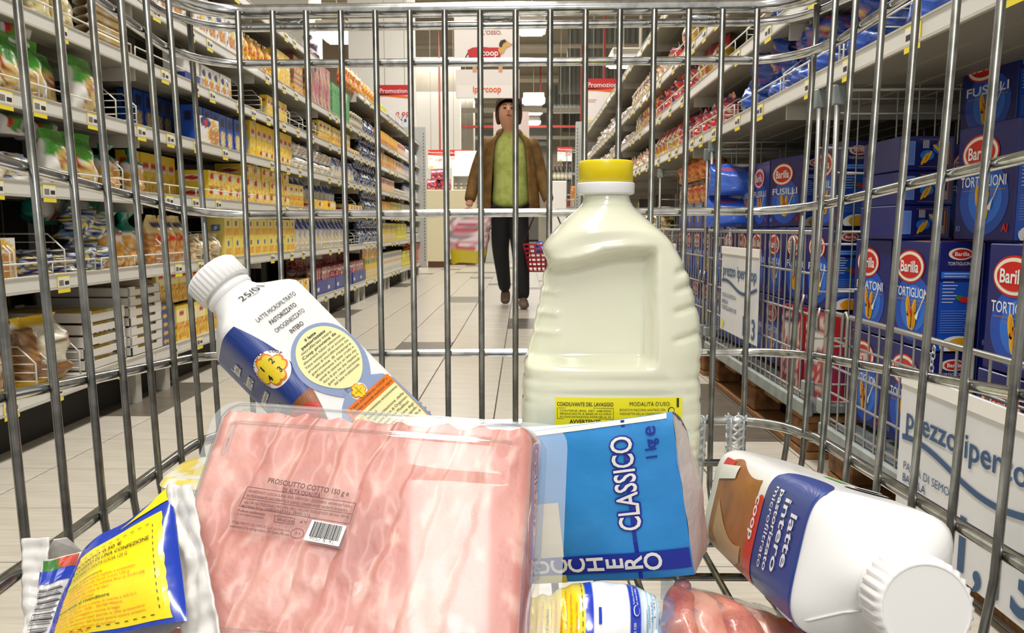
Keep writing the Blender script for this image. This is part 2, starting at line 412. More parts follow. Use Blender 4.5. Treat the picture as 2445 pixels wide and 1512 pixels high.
# end panels of the two gondolas
PAN = mat('end_panel_grey', '#b9bab5', .45)
def endpanel(x0, x1, y, lab):
    b = MB(); b.box((x0, y, .1), (x1, y+.05, 2.06), PAN, bev=.006)
    e = b.obj('end_panel'); tag(e, lab, 'panel')
    s = MB()
    for q in range(40): s.box((x1-.03 if x0 < 0 else x0+.02, y-.003, .2+q*.045), (x1-.02 if x0 < 0 else x0+.03, y+.001, .22+q*.045), BACKM)
    s.obj('slot_strip', e)
endpanel(-1.93, -1.36, 10.99, 'grey upright end panel closing the far end of the pasta shelves')
endpanel(.70, 1.55, 10.5, 'grey upright end panel closing the far end of the bagged-food shelves')
# ================================================================== SHELF GOODS
PAPER = vmat('printed_carton', .42, coat=.15); FILM = vmat('printed_film', .25, coat=.45, bump=(45, .25, .01))
def hx(s): return hexc(s)
def shapes(base, lst):   # colour function from a list of marks in the unit square
    base = hx(base); L = [(t[0],) + tuple(t[1:-1]) + (hx(t[-1]),) for t in lst]
    def f(u, v):
        c = base
        for t in L:
            k = t[0]
            if k == 'r' and t[1] <= u <= t[3] and t[2] <= v <= t[4]: c = t[5]
            elif k == 'o' and ((u-t[1])/t[3])**2 + ((v-t[2])/t[4])**2 <= 1: c = t[5]
            elif k == 'w' and v > t[1] + t[2]*math.sin((u+t[3])*5): c = t[4]
            elif k == 'n' and t[1] <= v <= t[2] and noise.noise(Vector((u*t[3], v*t[3]*1.5, t[3]))) > t[4]: c = t[5]
            elif k == 'd' and abs(u*t[1] + v*t[2] - t[3]) < t[4]: c = t[5]
        return c
    return f
PROTO = {}
def carton(name, w, h, d, front, side=None, top=None, n=(12, 16), cat='carton', obn='food_carton'):
    side = side or front; top = top or (lambda u, v: front(.05, .95))
    m = MB(); nu, nv = n
    m.grid(lambda u, v: (0, w*(u-.5), h*v), nu, nv, PAPER, smooth=False, cf=front)
    m.grid(lambda u, v: (-d*(1-u), -w/2, h*v), max(4, nu//2), nv, PAPER, smooth=False, cf=side)
    m.grid(lambda u, v: (-d*u, w/2, h*v), 2, 2, PAPER, smooth=False, cf=side)
    m.grid(lambda u, v: (-d*(1-v), w*(u-.5), h), 6, 4, PAPER, smooth=False, cf=top)
    m.grid(lambda u, v: (-d*v, w*(u-.5), 0), 2, 2, PAPER, smooth=False, cf=top)
    m.grid(lambda u, v: (-d, w*(.5-u), h*v), 2, 2, PAPER, smooth=False, cf=front)
    PROTO[name] = (m.mesh(obn), w, h, d, obn, cat)
def bag(name, w, h, d, front, side=None, lump=.15, seed=0, cat='bag', obn='food_bag', gather=False, nn=(28, 18), base=.5):
    m = MB(); side = side or front
    def fn(u, v):
        a = 2*PI*u; c, s = math.cos(a), math.sin(a)
        t = d * (min(1, base + v*3) if v < .2 else 1) * (1 - smooth(.62, .98, v)*.96)
        ww = w
        if gather: ww = w*(1 - .62*smooth(.68, .82, v) + .45*smooth(.84, 1, v)); t = d*(1 - .8*smooth(.66, .82, v) + .25*smooth(.86, 1, v)) * (min(1, base + v*3))
        e = .72; X = math.copysign(abs(s)**e, s)*t/2; Y = math.copysign(abs(c)**e, c)*ww/2
        n = noise.noise(Vector((X*22+seed, Y*22, v*h*22)))*lump*d
        return (X*(1+0) - d/2 + n, Y + n*.4, h*v + n*.3*(v > .1))
    def cf(u, v):
        a = 2*PI*u; y = math.cos(a)/2 + .5
        return front(y, v) if math.sin(a) > .05 else side(1-y, v)
    m.grid(fn, nn[0], nn[1], FILM, closed=True, cf=cf)
    o = len(m.v); m.add([fn(k/nn[0], 0) for k in range(nn[0])], [list(range(nn[0]))[::-1]], FILM, cols=[front(.5, 0)]*nn[0])
    PROTO[name] = (m.mesh(obn), w, h, d, obn, cat)
def lathed(name, prof, cf, cat, obn, n=16):
    m = MB(); N = len(prof)-1; H = prof[-1][1]
    def fn(u, v):
        k = v*N; i = min(int(k), N-1); t = k-i; r = prof[i][0]*(1-t)+prof[i+1][0]*t; z = prof[i][1]*(1-t)+prof[i+1][1]*t
        return (r*math.cos(2*PI*u) - prof[1][0], r*math.sin(2*PI*u), z)
    m.grid(fn, n, N*2, FILM, closed=True, cf=lambda u, v: cf(u, fn(u, v)[2]/H)); r = max(p[0] for p in prof)
    PROTO[name] = (m.mesh(obn), 2*r, H, 2*r, obn, cat)
Y1, Y2, OR, RD, WH, NV, BL = '#f3d033', '#f8e47c', '#ea9a30', '#c8281e', '#f0eee6', '#1c2a6e', '#2255b8'
def wild(base, cols, sc=7):
    f = [('n', 0, 1, sc+k*1.7, .12+.05*k, c) for k, c in enumerate(cols)]; return shapes(base, f)
carton('yellow_pasta', .085, .19, .06, shapes(Y1, [('r', .1, .62, .9, .8, WH), ('o', .5, .72, .28, .09, RD), ('n', .05, .5, 9, .0, Y2), ('n', .05, .45, 7, .2, OR), ('r', 0, 0, 1, .05, OR)]), shapes(Y1, [('r', .15, .2, .85, .5, '#d8c890'), ('r', .2, .7, .8, .85, RD)]), obn='pasta_carton')
carton('yellow_low', .12, .07, .16, shapes(Y2, [('n', 0, 1, 6, .15, OR), ('o', .3, .6, .16, .22, RD), ('r', .55, .5, .95, .8, WH)]), shapes(Y1, [('r', .2, .3, .8, .7, WH), ('o', .5, .5, .2, .14, RD)]), obn='low_carton')
carton('egg_pasta', .10, .15, .05, shapes('#f2d34a', [('r', .08, .55, .92, .9, '#f8ecb0'), ('r', .3, .7, .7, .82, RD), ('n', .02, .5, 8, .0, '#e79a2c'), ('n', .02, .5, 10, .25, '#b96a1c')]), obn='egg_pasta_box')
carton('yellow_square', .10, .10, .09, shapes('#f4de6a', [('r', .1, .1, .9, .45, OR), ('n', .1, .45, 9, .05, '#f6d24c'), ('r', .38, .62, .62, .85, BL)]), shapes('#f0dc74', [('r', .3, .35, .7, .65, BL), ('r', .38, .42, .62, .58, WH)]), obn='square_carton')
carton('blue_pasta', .09, .18, .07, shapes(BL, [('r', .25, .68, .8, .88, '#10163a'), ('o', .5, .32, .34, .24, '#ead9a0'), ('n', .1, .52, 11, .15, '#c9a14e')]), shapes('#1d4cae', [('r', .2, .6, .8, .85, '#10163a')]), obn='blue_pasta_carton')
carton('photo_white', .20, .12, .09, shapes(WH, [('o', .72, .45, .34, .5, '#e8b93c'), ('o', .72, .42, .26, .36, '#c98a4a'), ('n', .1, .75, 12, .2, '#f0e0c0'), ('o', .25, .82, .3, .2, NV), ('o', .28, .8, .12, .12, RD)]), shapes(WH, [('o', .5, .7, .3, .2, NV), ('r', .1, .1, .9, .3, Y1)]))
carton('white_meal', .11, .19, .06, shapes(WH, [('o', .35, .7, .3, .14, NV), ('o', .6, .36, .36, .16, '#d89038'), ('n', .2, .52, 9, .2, '#8c3c1c'), ('o', .75, .56, .2, .1, '#e8d43c'), ('r', 0, 0, 1, .1, Y1)]), shapes('#e6e2d6', [('r', .2, .3, .8, .6, '#b8b4a8')]), obn='meal_carton')
carton('white_blue_slab', .16, .15, .10, shapes('#e9e6dc', [('r', 0, 0, 1, .38, '#1b2f86'), ('r', .3, .62, .34, .9, '#888'), ('n', .0, .3, 9, .2, '#30429a')]), shapes('#f4f2ea', [('r', .0, 0, 1, .35, NV), ('r', .3, .7, .35, .85, '#777')]))
carton('dark_tray', .26, .15, .12, shapes('#3a3026', [('o', .35, .7, .12, .2, WH), ('o', .7, .3, .3, .3, '#b0702c'), ('r', .55, .5, .6, .8, WH)]))
carton('striped', .075, .25, .1, shapes('#c96a5a', [('d', .9, 3.2, .5+k*.46, .11, c) for k, c in enumerate(('#7d8fb4', '#e9cf9a', '#7d8fb4', '#b9382c', '#7d8fb4', '#e9cf9a', '#7d8fb4'))]), shapes('#e0a83c', [('r', 0, .1*k, 1, .1*k+.04, '#7c6a58') for k in range(10)]))
carton('striped_low', .2, .25, .08, shapes('#e6b84a', [('r', 0, .14*k, 1, .14*k+.045, '#6c6e80') for k in range(8)] + [('n', 0, 1, 9, .25, '#b8452c')]))
carton('green', .08, .26, .08, shapes('#3f9a4c', [('n', 0, 1, 8, .18, '#7cc07c'), ('r', .2, .7, .8, .84, '#2c7a38')]))
carton('orange', .07, .15, .05, shapes('#f0a024', [('r', .1, .55, .9, .85, '#f8d060'), ('r', .1, .15, .9, .4, '#d8461e'), ('n', 0, .6, 9, .2, Y2)]))
carton('orange_white', .07, .15, .05, shapes('#f1e6cc', [('r', .1, .6, .9, .9, RD), ('n', 0, .6, 9, .1, '#e8862c'), ('r', .2, .1, .8, .25, '#f0c83c')]))
carton('red_snack', .09, .13, .08, shapes('#b8242c', [('n', 0, 1, 8, .1, '#f0d8c8'), ('n', 0, 1, 6, .25, NV), ('r', .2, .6, .8, .8, WH)]), obn='snack_pack')
carton('white_grey_pack', .09, .22, .07, shapes('#e6e3d4', [('r', .1, .5, .9, .6, OR), ('r', .15, .7, .85, .9, '#8a8f8a'), ('r', .1, .08, .9, .3, '#c4c4b4')]))
carton('lime_pack', .11, .1, .1, shapes('#e6dc24', [('n', 0, 1, 7, .2, '#b8b41c'), ('r', .1, .3, .9, .5, '#f4f0a0')]))
carton('grain_yellow', .085, .2, .05, shapes('#ecd04c', [('r', .08, .1, .92, .4, '#e8e0b4'), ('r', .2, .75, .8, .9, '#3c8a4c'), ('n', 0, .7, 8, .2, '#d89a2c')]))
carton('red_pack', .12, .14, .1, shapes('#d8301c', [('n', 0, 1, 6, .15, '#f4e8e0'), ('r', .1, .1, .9, .3, '#f0b030')]))
carton('blue_crackers', .12, .035, .09, shapes('#3c4a86', [('o', .25, .5, .12, .25, '#e0b03c'), ('o', .5, .5, .12, .25, '#e0b03c'), ('o', .75, .5, .12, .25, '#d89a2c')]), shapes('#a8a8b8', [('r', .3, .3, .7, .7, WH)]), obn='cracker_box')
carton('box_navy_open', .3, .10, .2, shapes('#26388c', [('r', .1, .3, .3, .5, WH)]), shapes('#1f2f7c', []))
carton('counter_cream', .52, 1.0, .5, shapes('#ddd6b4', []))
carton('navy_long', .25, .06, .12, shapes('#1b2350', [('n', 0, 1, 7, .2, '#e6c43c'), ('n', 0, 1, 9, .25, '#c9ccd8')]))
carton('yellow_brown_bag', .09, .2, .05, shapes('#dcb468', [('o', .5, .75, .3, .12, NV), ('r', .2, .3, .8, .45, RD), ('n', 0, .5, 9, .0, '#b8682c'), ('n', 0, .5, 12, .2, '#e8c070')]))
GT = [('w', .50, .13, .35, '#49a02c'), ('n', .02, .42, 13, .0, '#e3c46a'), ('n', .02, .42, 17, .22, '#9a5f28')]
bag('green_pasta', .145, .18, .07, shapes('#dcbc6c', [('n', 0, .5, 13, .0, '#f0dc9c'), ('n', 0, .5, 17, .22, '#9a5f28'), ('o', -.05, .48, .38, .5, '#e9e7e0'), ('w', .60, .1, .95, '#49a02c'), ('n', .7, 1, 7, .28, '#7cc05c'), ('o', .72, .50, .18, .07, '#c8281e'), ('o', .72, .50, .11, .035, WH)]),
    shapes('#e6e3dc', [('o', .55, .6, .12, .03, RD), ('r', .3, .3, .7, .42, '#b9b9b4'), ('w', .8, .1, .3, '#49a02c')]), .12, obn='pasta_bag')
bag('green_pasta_b', .14, .185, .08, shapes('#cfa45c', [('n', 0, .5, 11, .0, '#e8cf92'), ('n', 0, .5, 15, .2, '#8a4f22'), ('o', 1.0, .45, .35, .5, '#e9e7e0'), ('w', .58, .12, .55, '#3d9426'), ('o', .3, .5, .17, .06, '#c8281e'), ('o', .3, .5, .1, .03, WH)]), None, .14, 3, obn='pasta_bag')
bag('pale_pasta', .15, .17, .08, wild('#e6cf94', ['#f2ead2', '#c99a4c', '#cfd8a0']), None, .2, 5, obn='pasta_bag')
bag('white_roll', .13, .085, .12, shapes('#eceae4', [('o', .35, .5, .2, .4, '#4f9a3c'), ('o', .22, .5, .07, .3, RD)]), None, .12, 6, base=.8, obn='roll_pack')
bag('teal', .13, .205, .09, shapes('#d8952c', [('n', .05, .55, 10, .05, '#e8b44c'), ('n', .0, .5, 15, .3, '#f0e6d0'), ('w', .50, .06, .2, '#ece6dc'), ('o', .5, .63, .22, .035, RD), ('w', .66, .05, .6, '#177a68'), ('n', .72, 1, 7, .25, '#3aa48e')]), None, .2, 8, gather=True, obn='pasta_bag')
bag('teal_flat', .16, .2, .12, shapes('#177a68', [('n', 0, 1, 6, .2, '#3aa48e'), ('o', .2, .3, .25, .2, '#ece6dc'), ('o', .3, .2, .1, .1, RD)]), None, .25, 9, obn='pasta_bag')
bag('navy_candy', .15, .11, .12, wild('#1a2450', ['#dfe6ea', '#7f9cd0', '#e8d44c', '#0e1638'], 9), None, .35, 11, base=.7, obn='candy_bag')
bag('navy_pack', .17, .08, .13, wild('#141c44', ['#26367c', '#e6c43c', '#0e1638', '#c9ccd8'], 6), None, .3, 12, base=.7, obn='candy_bag')
bag('brown_bread', .25, .25, .17, shapes('#8a6238', [('n', 0, 1, 9, .1, '#6d4826'), ('n', 0, 1, 14, .2, '#b08552'), ('r', 0, 0, 1, .10, '#f0c424'), ('w', .82, .05, .2, '#e6e2d4'), ('r', .38, .3, .8, .78, '#d9d4be'), ('r', .42, .58, .76, .63, '#5d3f32'), ('w', .88, .03, .5, '#f2c81e')]), None, .18, 14, obn='bread_bag')
bag('rusk', .23, .20, .16, shapes('#9a6c3c', [('n', 0, 1, 9, .1, '#c09660'), ('n', .5, 1, 7, .1, '#efe9dc'), ('r', 0, 0, 1, .12, '#e8c02c'), ('r', 0, 0, .5, .07, '#c8281e')]), None, .22, 15, obn='rusk_bag')
bag('brown_pasta', .11, .2, .07, shapes('#b8763a', [('n', 0, .6, 9, .0, '#dba860'), ('w', .62, .03, .2, '#e2c684'), ('o', .5, .8, .3, .05, NV), ('o', .5, .52, .3, .05, RD)]), None, .15, 16, obn='pasta_bag')
bag('cream_small', .12, .12, .10, wild('#d8c08a', ['#efe2c0', '#a87c44']), None, .3, 17, base=.7)
bag('rice_pouch', .11, .22, .08, shapes('#e4e6e8', [('n', 0, .4, 8, .0, '#e6cc7c'), ('o', .35, .80, .34, .18, '#1e3f98'), ('o', .8, .45, .25, .13, '#1a2c72'), ('o', .55, .62, .1, .04, RD)]), shapes('#dcdfe2', [('o', .5, .7, .3, .18, '#1e3f98'), ('o', .5, .3, .3, .15, '#1a2c72')]), .1, 18, obn='rice_pouch')
bag('yellow_bag', .11, .19, .07, wild('#f0c83c', ['#f6e48c', '#e89a2c', '#d8442c'], 7), None, .2, 19)
bag('orange_bag', .10, .2, .07, wild('#f0a02c', ['#f6cc4c', '#d8541c', '#c02c1c'], 6), None, .2, 20)
bag('navy_coffee', .10, .15, .07, wild('#20284c', ['#8c94a8', '#d8dce2', '#12182e', '#3c5cae'], 10), None, .35, 21, obn='foil_pouch')
bag('small_white', .10, .09, .08, wild('#e9e4d8', ['#f0d060', '#3c5cae', '#f4f2ee'], 8), None, .3, 22, base=.7, obn='small_packet')
bag('garlic', .13, .13, .1, wild('#4a3050', ['#e6e2da', '#6c4a70'], 8), None, .2, 23, gather=True)
bag('red_bag', .15, .16, .10, shapes('#c8202a', [('n', 0, 1, 7, .1, '#e8503c'), ('n', 0, 1, 10, .22, '#f0e4dc'), ('n', 0, 1, 5, .32, '#2c3c8c')]), None, .3, 24, base=.6, obn='red_pasta_bag')
bag('red_yellow_bag', .17, .23, .10, shapes('#d8a02c', [('n', 0, .8, 10, .0, '#f0cc60'), ('w', .72, .05, .2, '#c82c20'), ('n', 0, 1, 5, .25, '#c8322c'), ('n', 0, 1, 6, .35, '#3040a0')]), None, .2, 25, obn='amber_pasta_bag')
bag('blue_heap', .20, .12, .13, shapes('#2449a8', [('n', 0, 1, 6, .12, '#3c66c8'), ('n', 0, 1, 9, .25, '#6c92e0'), ('n', 0, 1, 4, .38, '#16307c')]), None, .4, 26, base=.6, obn='blue_pasta_bag')
bag('blue_heap_b', .20, .13, .13, shapes('#2850b4', [('n', 0, 1, 5, .08, '#1c3e94'), ('n', 0, 1, 7, .3, '#e0b860'), ('n', 0, 1, 9, .35, '#c23a34')]), None, .4, 27, base=.6, obn='blue_pasta_bag')
bag('blue_roll', .36, .125, .16, shapes('#2e5cc4', [('o', .25, .8, .12, .06, '#b0506c'), ('r', .3, .90, .7, 1, '#f0eeda'), ('n', 0, .6, 5, .2, '#4474d8'), ('r', .62, .86, .8, .95, '#e8c048')]), None, .12, 28, base=.7, obn='pasta_roll')
bag('pasta_yellow', .11, .2, .08, wild('#e6c878', ['#f4e6b8', '#c99a44', '#4c3c74'], 8), None, .2, 29)
bag('white_blue_small', .12, .09, .09, wild('#e8e6e0', ['#2c3c8c', '#f6f4f0', '#e8a040'], 6), None, .35, 30, base=.7, obn='white_packet')
bag('white_pasta', .13, .16, .1, wild('#f0ecdc', ['#e8c040', '#d8581c', '#f8f6ee'], 7), None, .3, 31, obn='white_food_bag')
bag('tubetti', .13, .15, .1, wild('#ead896', ['#f8f0cc', '#b8904c', '#6c5028'], 14), None, .3, 32, base=.7, obn='clear_pasta_bag')
bag('orange_pile', .16, .13, .12, wild('#d8541c', ['#f0a030', '#e8401c', '#f0c848'], 5), None, .2, 33, base=.8, obn='orange_pack')
lathed('cleaner', [(.0, 0), (.04, .002), (.042, .02), (.042, .15), (.02, .20), (.018, .21), (.022, .215), (.022, .25), (.0, .251)], lambda u, z: hx('#2a4aa8') if z > .83 else (hx('#d84438') if .3 < z < .42 and u < .6 else hx('#e8eaee')), 'bottle', 'cleaner_bottle')
lathed('jar', [(.0, 0), (.035, .002), (.037, .02), (.037, .10), (.03, .115), (.034, .118), (.034, .14), (.0, .141)], lambda u, z: hx('#c8c0a0') if z > .8 else (hx('#e0d8c0') if .3 < z < .65 else hx('#4a3a2a')), 'jar', 'food_jar')
lathed('wine', [(.0, 0), (.036, .002), (.037, .02), (.037, .18), (.014, .235), (.014, .30), (.0, .301)], lambda u, z: hx('#7a2430') if z > .86 else (hx('#e6ddc0') if .25 < z < .5 else hx('#142016')), 'bottle', 'wine_bottle', 12)
# spaghetti pack lying lengthwise: long slim film pack
def longpack():
    f = shapes('#e6c88a', [('r', 0, .0, .12, 1, WH), ('r', .88, 0, 1, 1, WH), ('n', 0, 1, 5, .25, '#f4efe2')]); m = MB()
    for k in range(5):
        m.grid(lambda u, v, k=k: (-.03+.028*math.sin(2*PI*v), (u-.5)*.26, .016+.015*math.cos(2*PI*v)+.03*k), 8, 10, FILM, closed=False, cf=lambda u, v: f(u, v))
    PROTO['spaghetti'] = (m.mesh('spaghetti_pack'), .26, .15, .06, 'spaghetti_pack', 'pack')
def crate():
    CR = mat('whitewashed_card', '#dcd8d0', .7); m = MB(); w, d, h = .27, .38, .040   # w along y, d along -x
    m.box((-d, -w/2, 0), (0, w/2, .004), CR)
    for s in (0, 1):
        y = -w/2 if s == 0 else w/2-.006
        m.box((-d, y, 0), (0, y+.006, h-.004), CR)
    for x in (-d, -.006):
        m.box((x, -w/2, .0), (x+.006, w/2, h*.68), CR); m.box((x, -w/2, h*.68), (x+.006, -w/2+.05, h), CR); m.box((x, w/2-.05, h*.68), (x+.006, w/2, h), CR)
    YW = mat('crate_contents', '#e8c22c', .4, mix=(hexc('#f4ecc0'), 14, .45, .6)); m.box((-d+.01, -w/2+.01, .004), (-.01, w/2-.01, .033), YW, bev=.01)
    PROTO['crate'] = (m.mesh('card_crate'), w, .040, d, 'card_crate', 'crate')
longpack(); crate()
def put(kind, x, y, z, rz=0, label='', group=None, tilt=0, s=1, ry=0):
    me, w, h, d, nm, cat = PROTO[kind]
    o = bpy.data.objects.new(nm, me); COL.objects.link(o); o.location = (x, y, z); o.rotation_euler = (tilt, ry, rz); o.scale = (s, s, s)
    return tag(o, label, cat, group)
def yl(px_, x=-1.49): return aX(px_, 545, x).y
ORD = ['nearest', 'second', 'third', 'fourth', 'fifth', 'sixth', 'seventh', 'eighth', 'ninth', 'tenth', 'eleventh', 'twelfth', 'thirteenth', 'fourteenth']
TIER = [[''], ['lower', 'upper'], ['lowest', 'middle', 'topmost'], ['lowest', 'second', 'third', 'topmost'], ['lowest', 'second', 'third', 'fourth', 'topmost']]
def which(label, i, n, q=0, nq=1):
    if n > 14 or (n == 1 and nq == 1): return label
    e = ''
    if nq > 1: e = ', ' + TIER[min(nq, 5)-1][min(q, 4)] + (' of its pile' if n == 1 else '')
    if n > 1: e += ', ' + (ORD[i] if i == 0 else ('farthest' if i == n-1 else ORD[i] + ' from near end'))
    return label + e
def rowL(kind, k, p0, p1, label, stack=1, x=-1.475, jit=.006, group=None, gap=.004, rj=.03, s=1, z=None, back=0):
    w, h, d = [q*s for q in PROTO[kind][1:4]]; y0, y1 = yl(p0), yl(p1); n = max(1, int((y1-y0)/(w+gap)+.35)); st = (y1-y0)/n if n > 1 else 0
    zz = ZL[k] if z is None else z
    for b in range(back+1):
        for i in range(n):
            y = (y0+y1)/2 if n == 1 else y0 + st*(i+.5)
            for q in range(stack):
                put(kind, x - b*(d+.01) + random.uniform(-jit, 0), y + random.uniform(-jit, jit)*.5, zz + q*h + .001, random.uniform(-rj, rj), which(label, i, n, q, stack), group or label, s=s)
def rowR(kind, z, p0, p1, label, stack=1, x=.83, jit=.006, gap=.004, rj=.03, s=1, ly=0):
    w, h, d = [q*s for q in PROTO[kind][1:4]]; y0, y1 = aX(p0, 545, x).y, aX(p1, 545, x).y
    if y0 > y1: y0, y1 = y1, y0
    n = max(1, int((y1-y0)/(w+gap)+.35)); st = (y1-y0)/n if n > 1 else 0
    for i in range(n):
        y = (y0+y1)/2 if n == 1 else y0 + st*(i+.5)
        for q in range(stack): put(kind, x + random.uniform(0, jit), y, z + q*h*.93 + .001, PI + random.uniform(-rj, rj), which(label, i, n, q, stack), label, s=s)
# ---- base shelf (left)
put('rusk', -1.47, 2.10, ZL[0]+.002, .2, 'crumbly rusk bag with red and yellow hem, in the shelf corner at the frame edge', s=.85)
put('brown_bread', -1.465, 2.38, ZL[0]+.002, -.1, 'large brown bread bag with yellow top and base on the lowest shelf', s=.84)
for q in range(5): put('crate', -1.475, 2.70, ZL[0]+.001+q*.0405, random.uniform(-.02, .02), 'pale slotted crate in the shorter stack beside the brown bread bag, %s' % TIER[4][q], 'crates of the shorter pale stack')
for q in range(7): put('crate', -1.475, 3.0, ZL[0]+.001+q*.0377, random.uniform(-.02, .02), 'pale slotted crate in the taller stack beside the blue cracker boxes, %s' % ('lowest', 'second', 'third', 'fourth', 'fifth', 'sixth', 'topmost')[q], 'crates of the taller pale stack', s=.93)
for q in range(7): put('crate', -1.70, 2.38, ZL[0]+.001+q*.0365, random.uniform(-.03, .03), 'greyish crate in the shaded stack behind the brown bread bag, %s' % ('lowest', 'second', 'third', 'fourth', 'fifth', 'sixth', 'topmost')[q], 'crates of the shaded rear stack', s=.9)
rowL('blue_crackers', 0, 362, 402, 'flat blue cracker box in the small pile next to the pale crates', stack=5)
rowL('egg_pasta', 0, 404, 560, 'yellow pasta box standing in the row at the base shelf, right of blue crackers')
rowL('egg_pasta', 0, 372, 560, 'yellow pasta box lying on the upper layer of the base shelf row', z=ZL[0]+.165, x=-1.50)
rowL('yellow_low', 0, 590, 730, 'yellow carton on the base shelf behind the leaning milk bottle', stack=2)
rowL('box_navy_open', 0, 745, 868, 'navy blue open display box on the base shelf', x=-1.47)
rowL('red_snack', 0, 750, 866, 'red white and blue snack pouch heaped in the navy display boxes', z=ZL[0]+.075, x=-1.485, rj=.5, s=.9)
rowL('red_snack', 0, 755, 862, 'dark red snack pack at the back of the base shelf above the display boxes', z=ZL[0]+.06, x=-1.64, rj=.3, stack=2)
rowL('grain_yellow', 0, 868, 905, 'yellow and white grain pack on base shelf between snacks and white cartons', rj=.1)
rowL('orange_white', 0, 866, 905, 'orange and white packet tipped on top of the grain packs', z=ZL[0]+.2, rj=.8)
rowL('white_grey_pack', 0, 907, 955, 'white and grey upright carton on the base shelf near the far end')
rowL('lime_pack', 0, 957, 975, 'lime yellow pack on base shelf beside the red packs', stack=2)
rowL('red_pack', 0, 977, 1000, 'bright red pack at the far end of the base shelf', stack=2)
# ---- second shelf
put('photo_white', -1.475, 2.14, ZL[1]+.002, 0, 'orange and yellow cereal carton on the second shelf, at the frame edge', s=1.0, tilt=0)
rowL('navy_pack', 1, 52, 185, 'dark navy packet lying low between wire dividers on second shelf', stack=1)
rowL('navy_candy', 1, 190, 262, 'navy and white candy bag lying on the second shelf', stack=2, rj=.25)
for k, (p, q) in enumerate(((283, 'nearer'), (330, 'farther'))): put('teal', -1.50, yl(p), ZL[1]+.002, .15*k-.1, 'orange pasta bag with teal top on second shelf, the %s of two' % q)
rowL('teal_flat', 1, 205, 330, 'teal bag slumped at the back of the second shelf', z=ZL[1]+.16, x=-1.62, rj=.4)
rowL('brown_pasta', 1, 362, 440, 'brown pasta bag with cream top standing on second shelf')
rowL('cream_small', 1, 452, 520, 'small cream bag lying between wire dividers on second shelf', rj=.3)
rowL('yellow_square', 1, 530, 700, 'pale yellow pasta carton with blue square in the double row of second shelf', stack=2)
rowL('rice_pouch', 1, 702, 820, 'white rice pouch with dark blue ovals standing on second shelf', rj=.12)
rowL('navy_coffee', 1, 855, 903, 'dark navy foil pouch on second shelf left of the yellow grain packs', rj=.4, stack=2)
rowL('grain_yellow', 1, 905, 942, 'yellow grain carton on second shelf towards the far end')
rowL('lime_pack', 1, 944, 968, 'lime yellow carton on second shelf near the end panel', stack=2)
rowL('small_white', 1, 970, 998, 'small white pack on second shelf by the end panel', stack=2)
# ---- third shelf
rowL('small_white', 2, -30, 85, 'white packet lying on third shelf at the frame edge', stack=1, rj=.4)
put('green_pasta', -1.47, yl(150), ZL[2]+.002, .1, 'green topped pasta bag standing on third shelf, left of two')
put('green_pasta_b', -1.47, yl(205), ZL[2]+.002, -.12, 'green topped pasta bag standing on third shelf, next to the teal bags')
rowL('green_pasta', 2, 40, 110, 'green and white pasta bag set back on third shelf', x=-1.62)
rowL('white_roll', 2, 60, 200, 'white roll pack resting on top of the pasta bags of third shelf', z=ZL[2]+.15, x=-1.53, rj=.2, s=.9)
for k, (p, q) in enumerate(((282, 'nearer'), (345, 'farther'))): put('teal', -1.49, yl(p), ZL[2]+.002, .2*k, 'orange pasta bag with teal top on third shelf, the %s of two' % q, s=.82)
rowL('yellow_pasta', 2, 395, 492, 'shaded yellow pasta carton set back on third shelf', x=-1.62, stack=1)
rowL('yellow_low', 2, 497, 580, 'low yellow carton stacked on third shelf, in the nearer group', stack=2)
rowL('yellow_low', 2, 584, 690, 'low yellow carton stacked on third shelf, in the farther group', stack=3)
rowL('egg_pasta', 2, 690, 722, 'yellow pasta box on third shelf left of the white and blue pouches')
rowL('rice_pouch', 2, 725, 822, 'white pouch with blue oval standing on third shelf', x=-1.55, rj=.1)
rowL('yellow_low', 2, 745, 800, 'yellow and red packet lying across in front of blue oval pouches, third shelf', rj=.5, x=-1.47)
rowL('yellow_low', 2, 828, 862, 'flat yellow pack on third shelf left of the dark foil pouches')
rowL('navy_coffee', 2, 864, 900, 'dark foil pouch heaped on third shelf', stack=2, rj=.4)
rowL('orange', 2, 902, 930, 'orange yellow carton on third shelf toward the far end')
rowL('grain_yellow', 2, 932, 955, 'yellow green carton on third shelf toward the far end', s=.8)
rowL('small_white', 2, 958, 998, 'small white and blue pack on third shelf by the end panel', stack=2)
# ---- fourth shelf
put('pale_pasta', -1.47, yl(-10), ZL[3]+.002, 0, 'pale pasta bag on fourth shelf, cut by the frame edge')
put('green_pasta_b', -1.47, yl(40), ZL[3]+.002, .1, 'green topped pasta bag on fourth shelf, leftmost in the row')
put('green_pasta', -1.60, yl(60), ZL[3]+.002, .1, 'green topped pasta bag in the shade of fourth shelf, behind the leftmost ones')
put('green_pasta_b', -1.47, yl(92), ZL[3]+.002, -.1, 'green topped pasta bag on fourth shelf, under the white roll pack')
put('green_pasta', -1.58, yl(126), ZL[3]+.002, .05, 'green topped pasta bag set back on fourth shelf, behind the wire divider')
put('green_pasta', -1.54, yl(172), ZL[3]+.002, 0, 'half hidden green and white pasta bag on fourth shelf, second from right')
put('green_pasta', -1.47, yl(226), ZL[3]+.002, .08, 'green and white pasta bag with red oval on fourth shelf, rightmost', s=1.05)
put('white_roll', -1.50, yl(92), ZL[3]+.165, -.15, 'white roll pack with green oval lying on top of the fourth-shelf pasta bags')
put('white_roll', -1.60, yl(30), ZL[3]+.165, .2, 'brownish roll pack lying in shade on the fourth-shelf pasta bags')
rowL('blue_pasta', 3, 470, 592, 'bright blue pasta carton on fourth shelf', stack=1, s=.95)
rowL('blue_pasta', 3, 430, 560, 'shaded blue pasta carton stacked at the back of fourth shelf', z=ZL[3]+.03, x=-1.66)
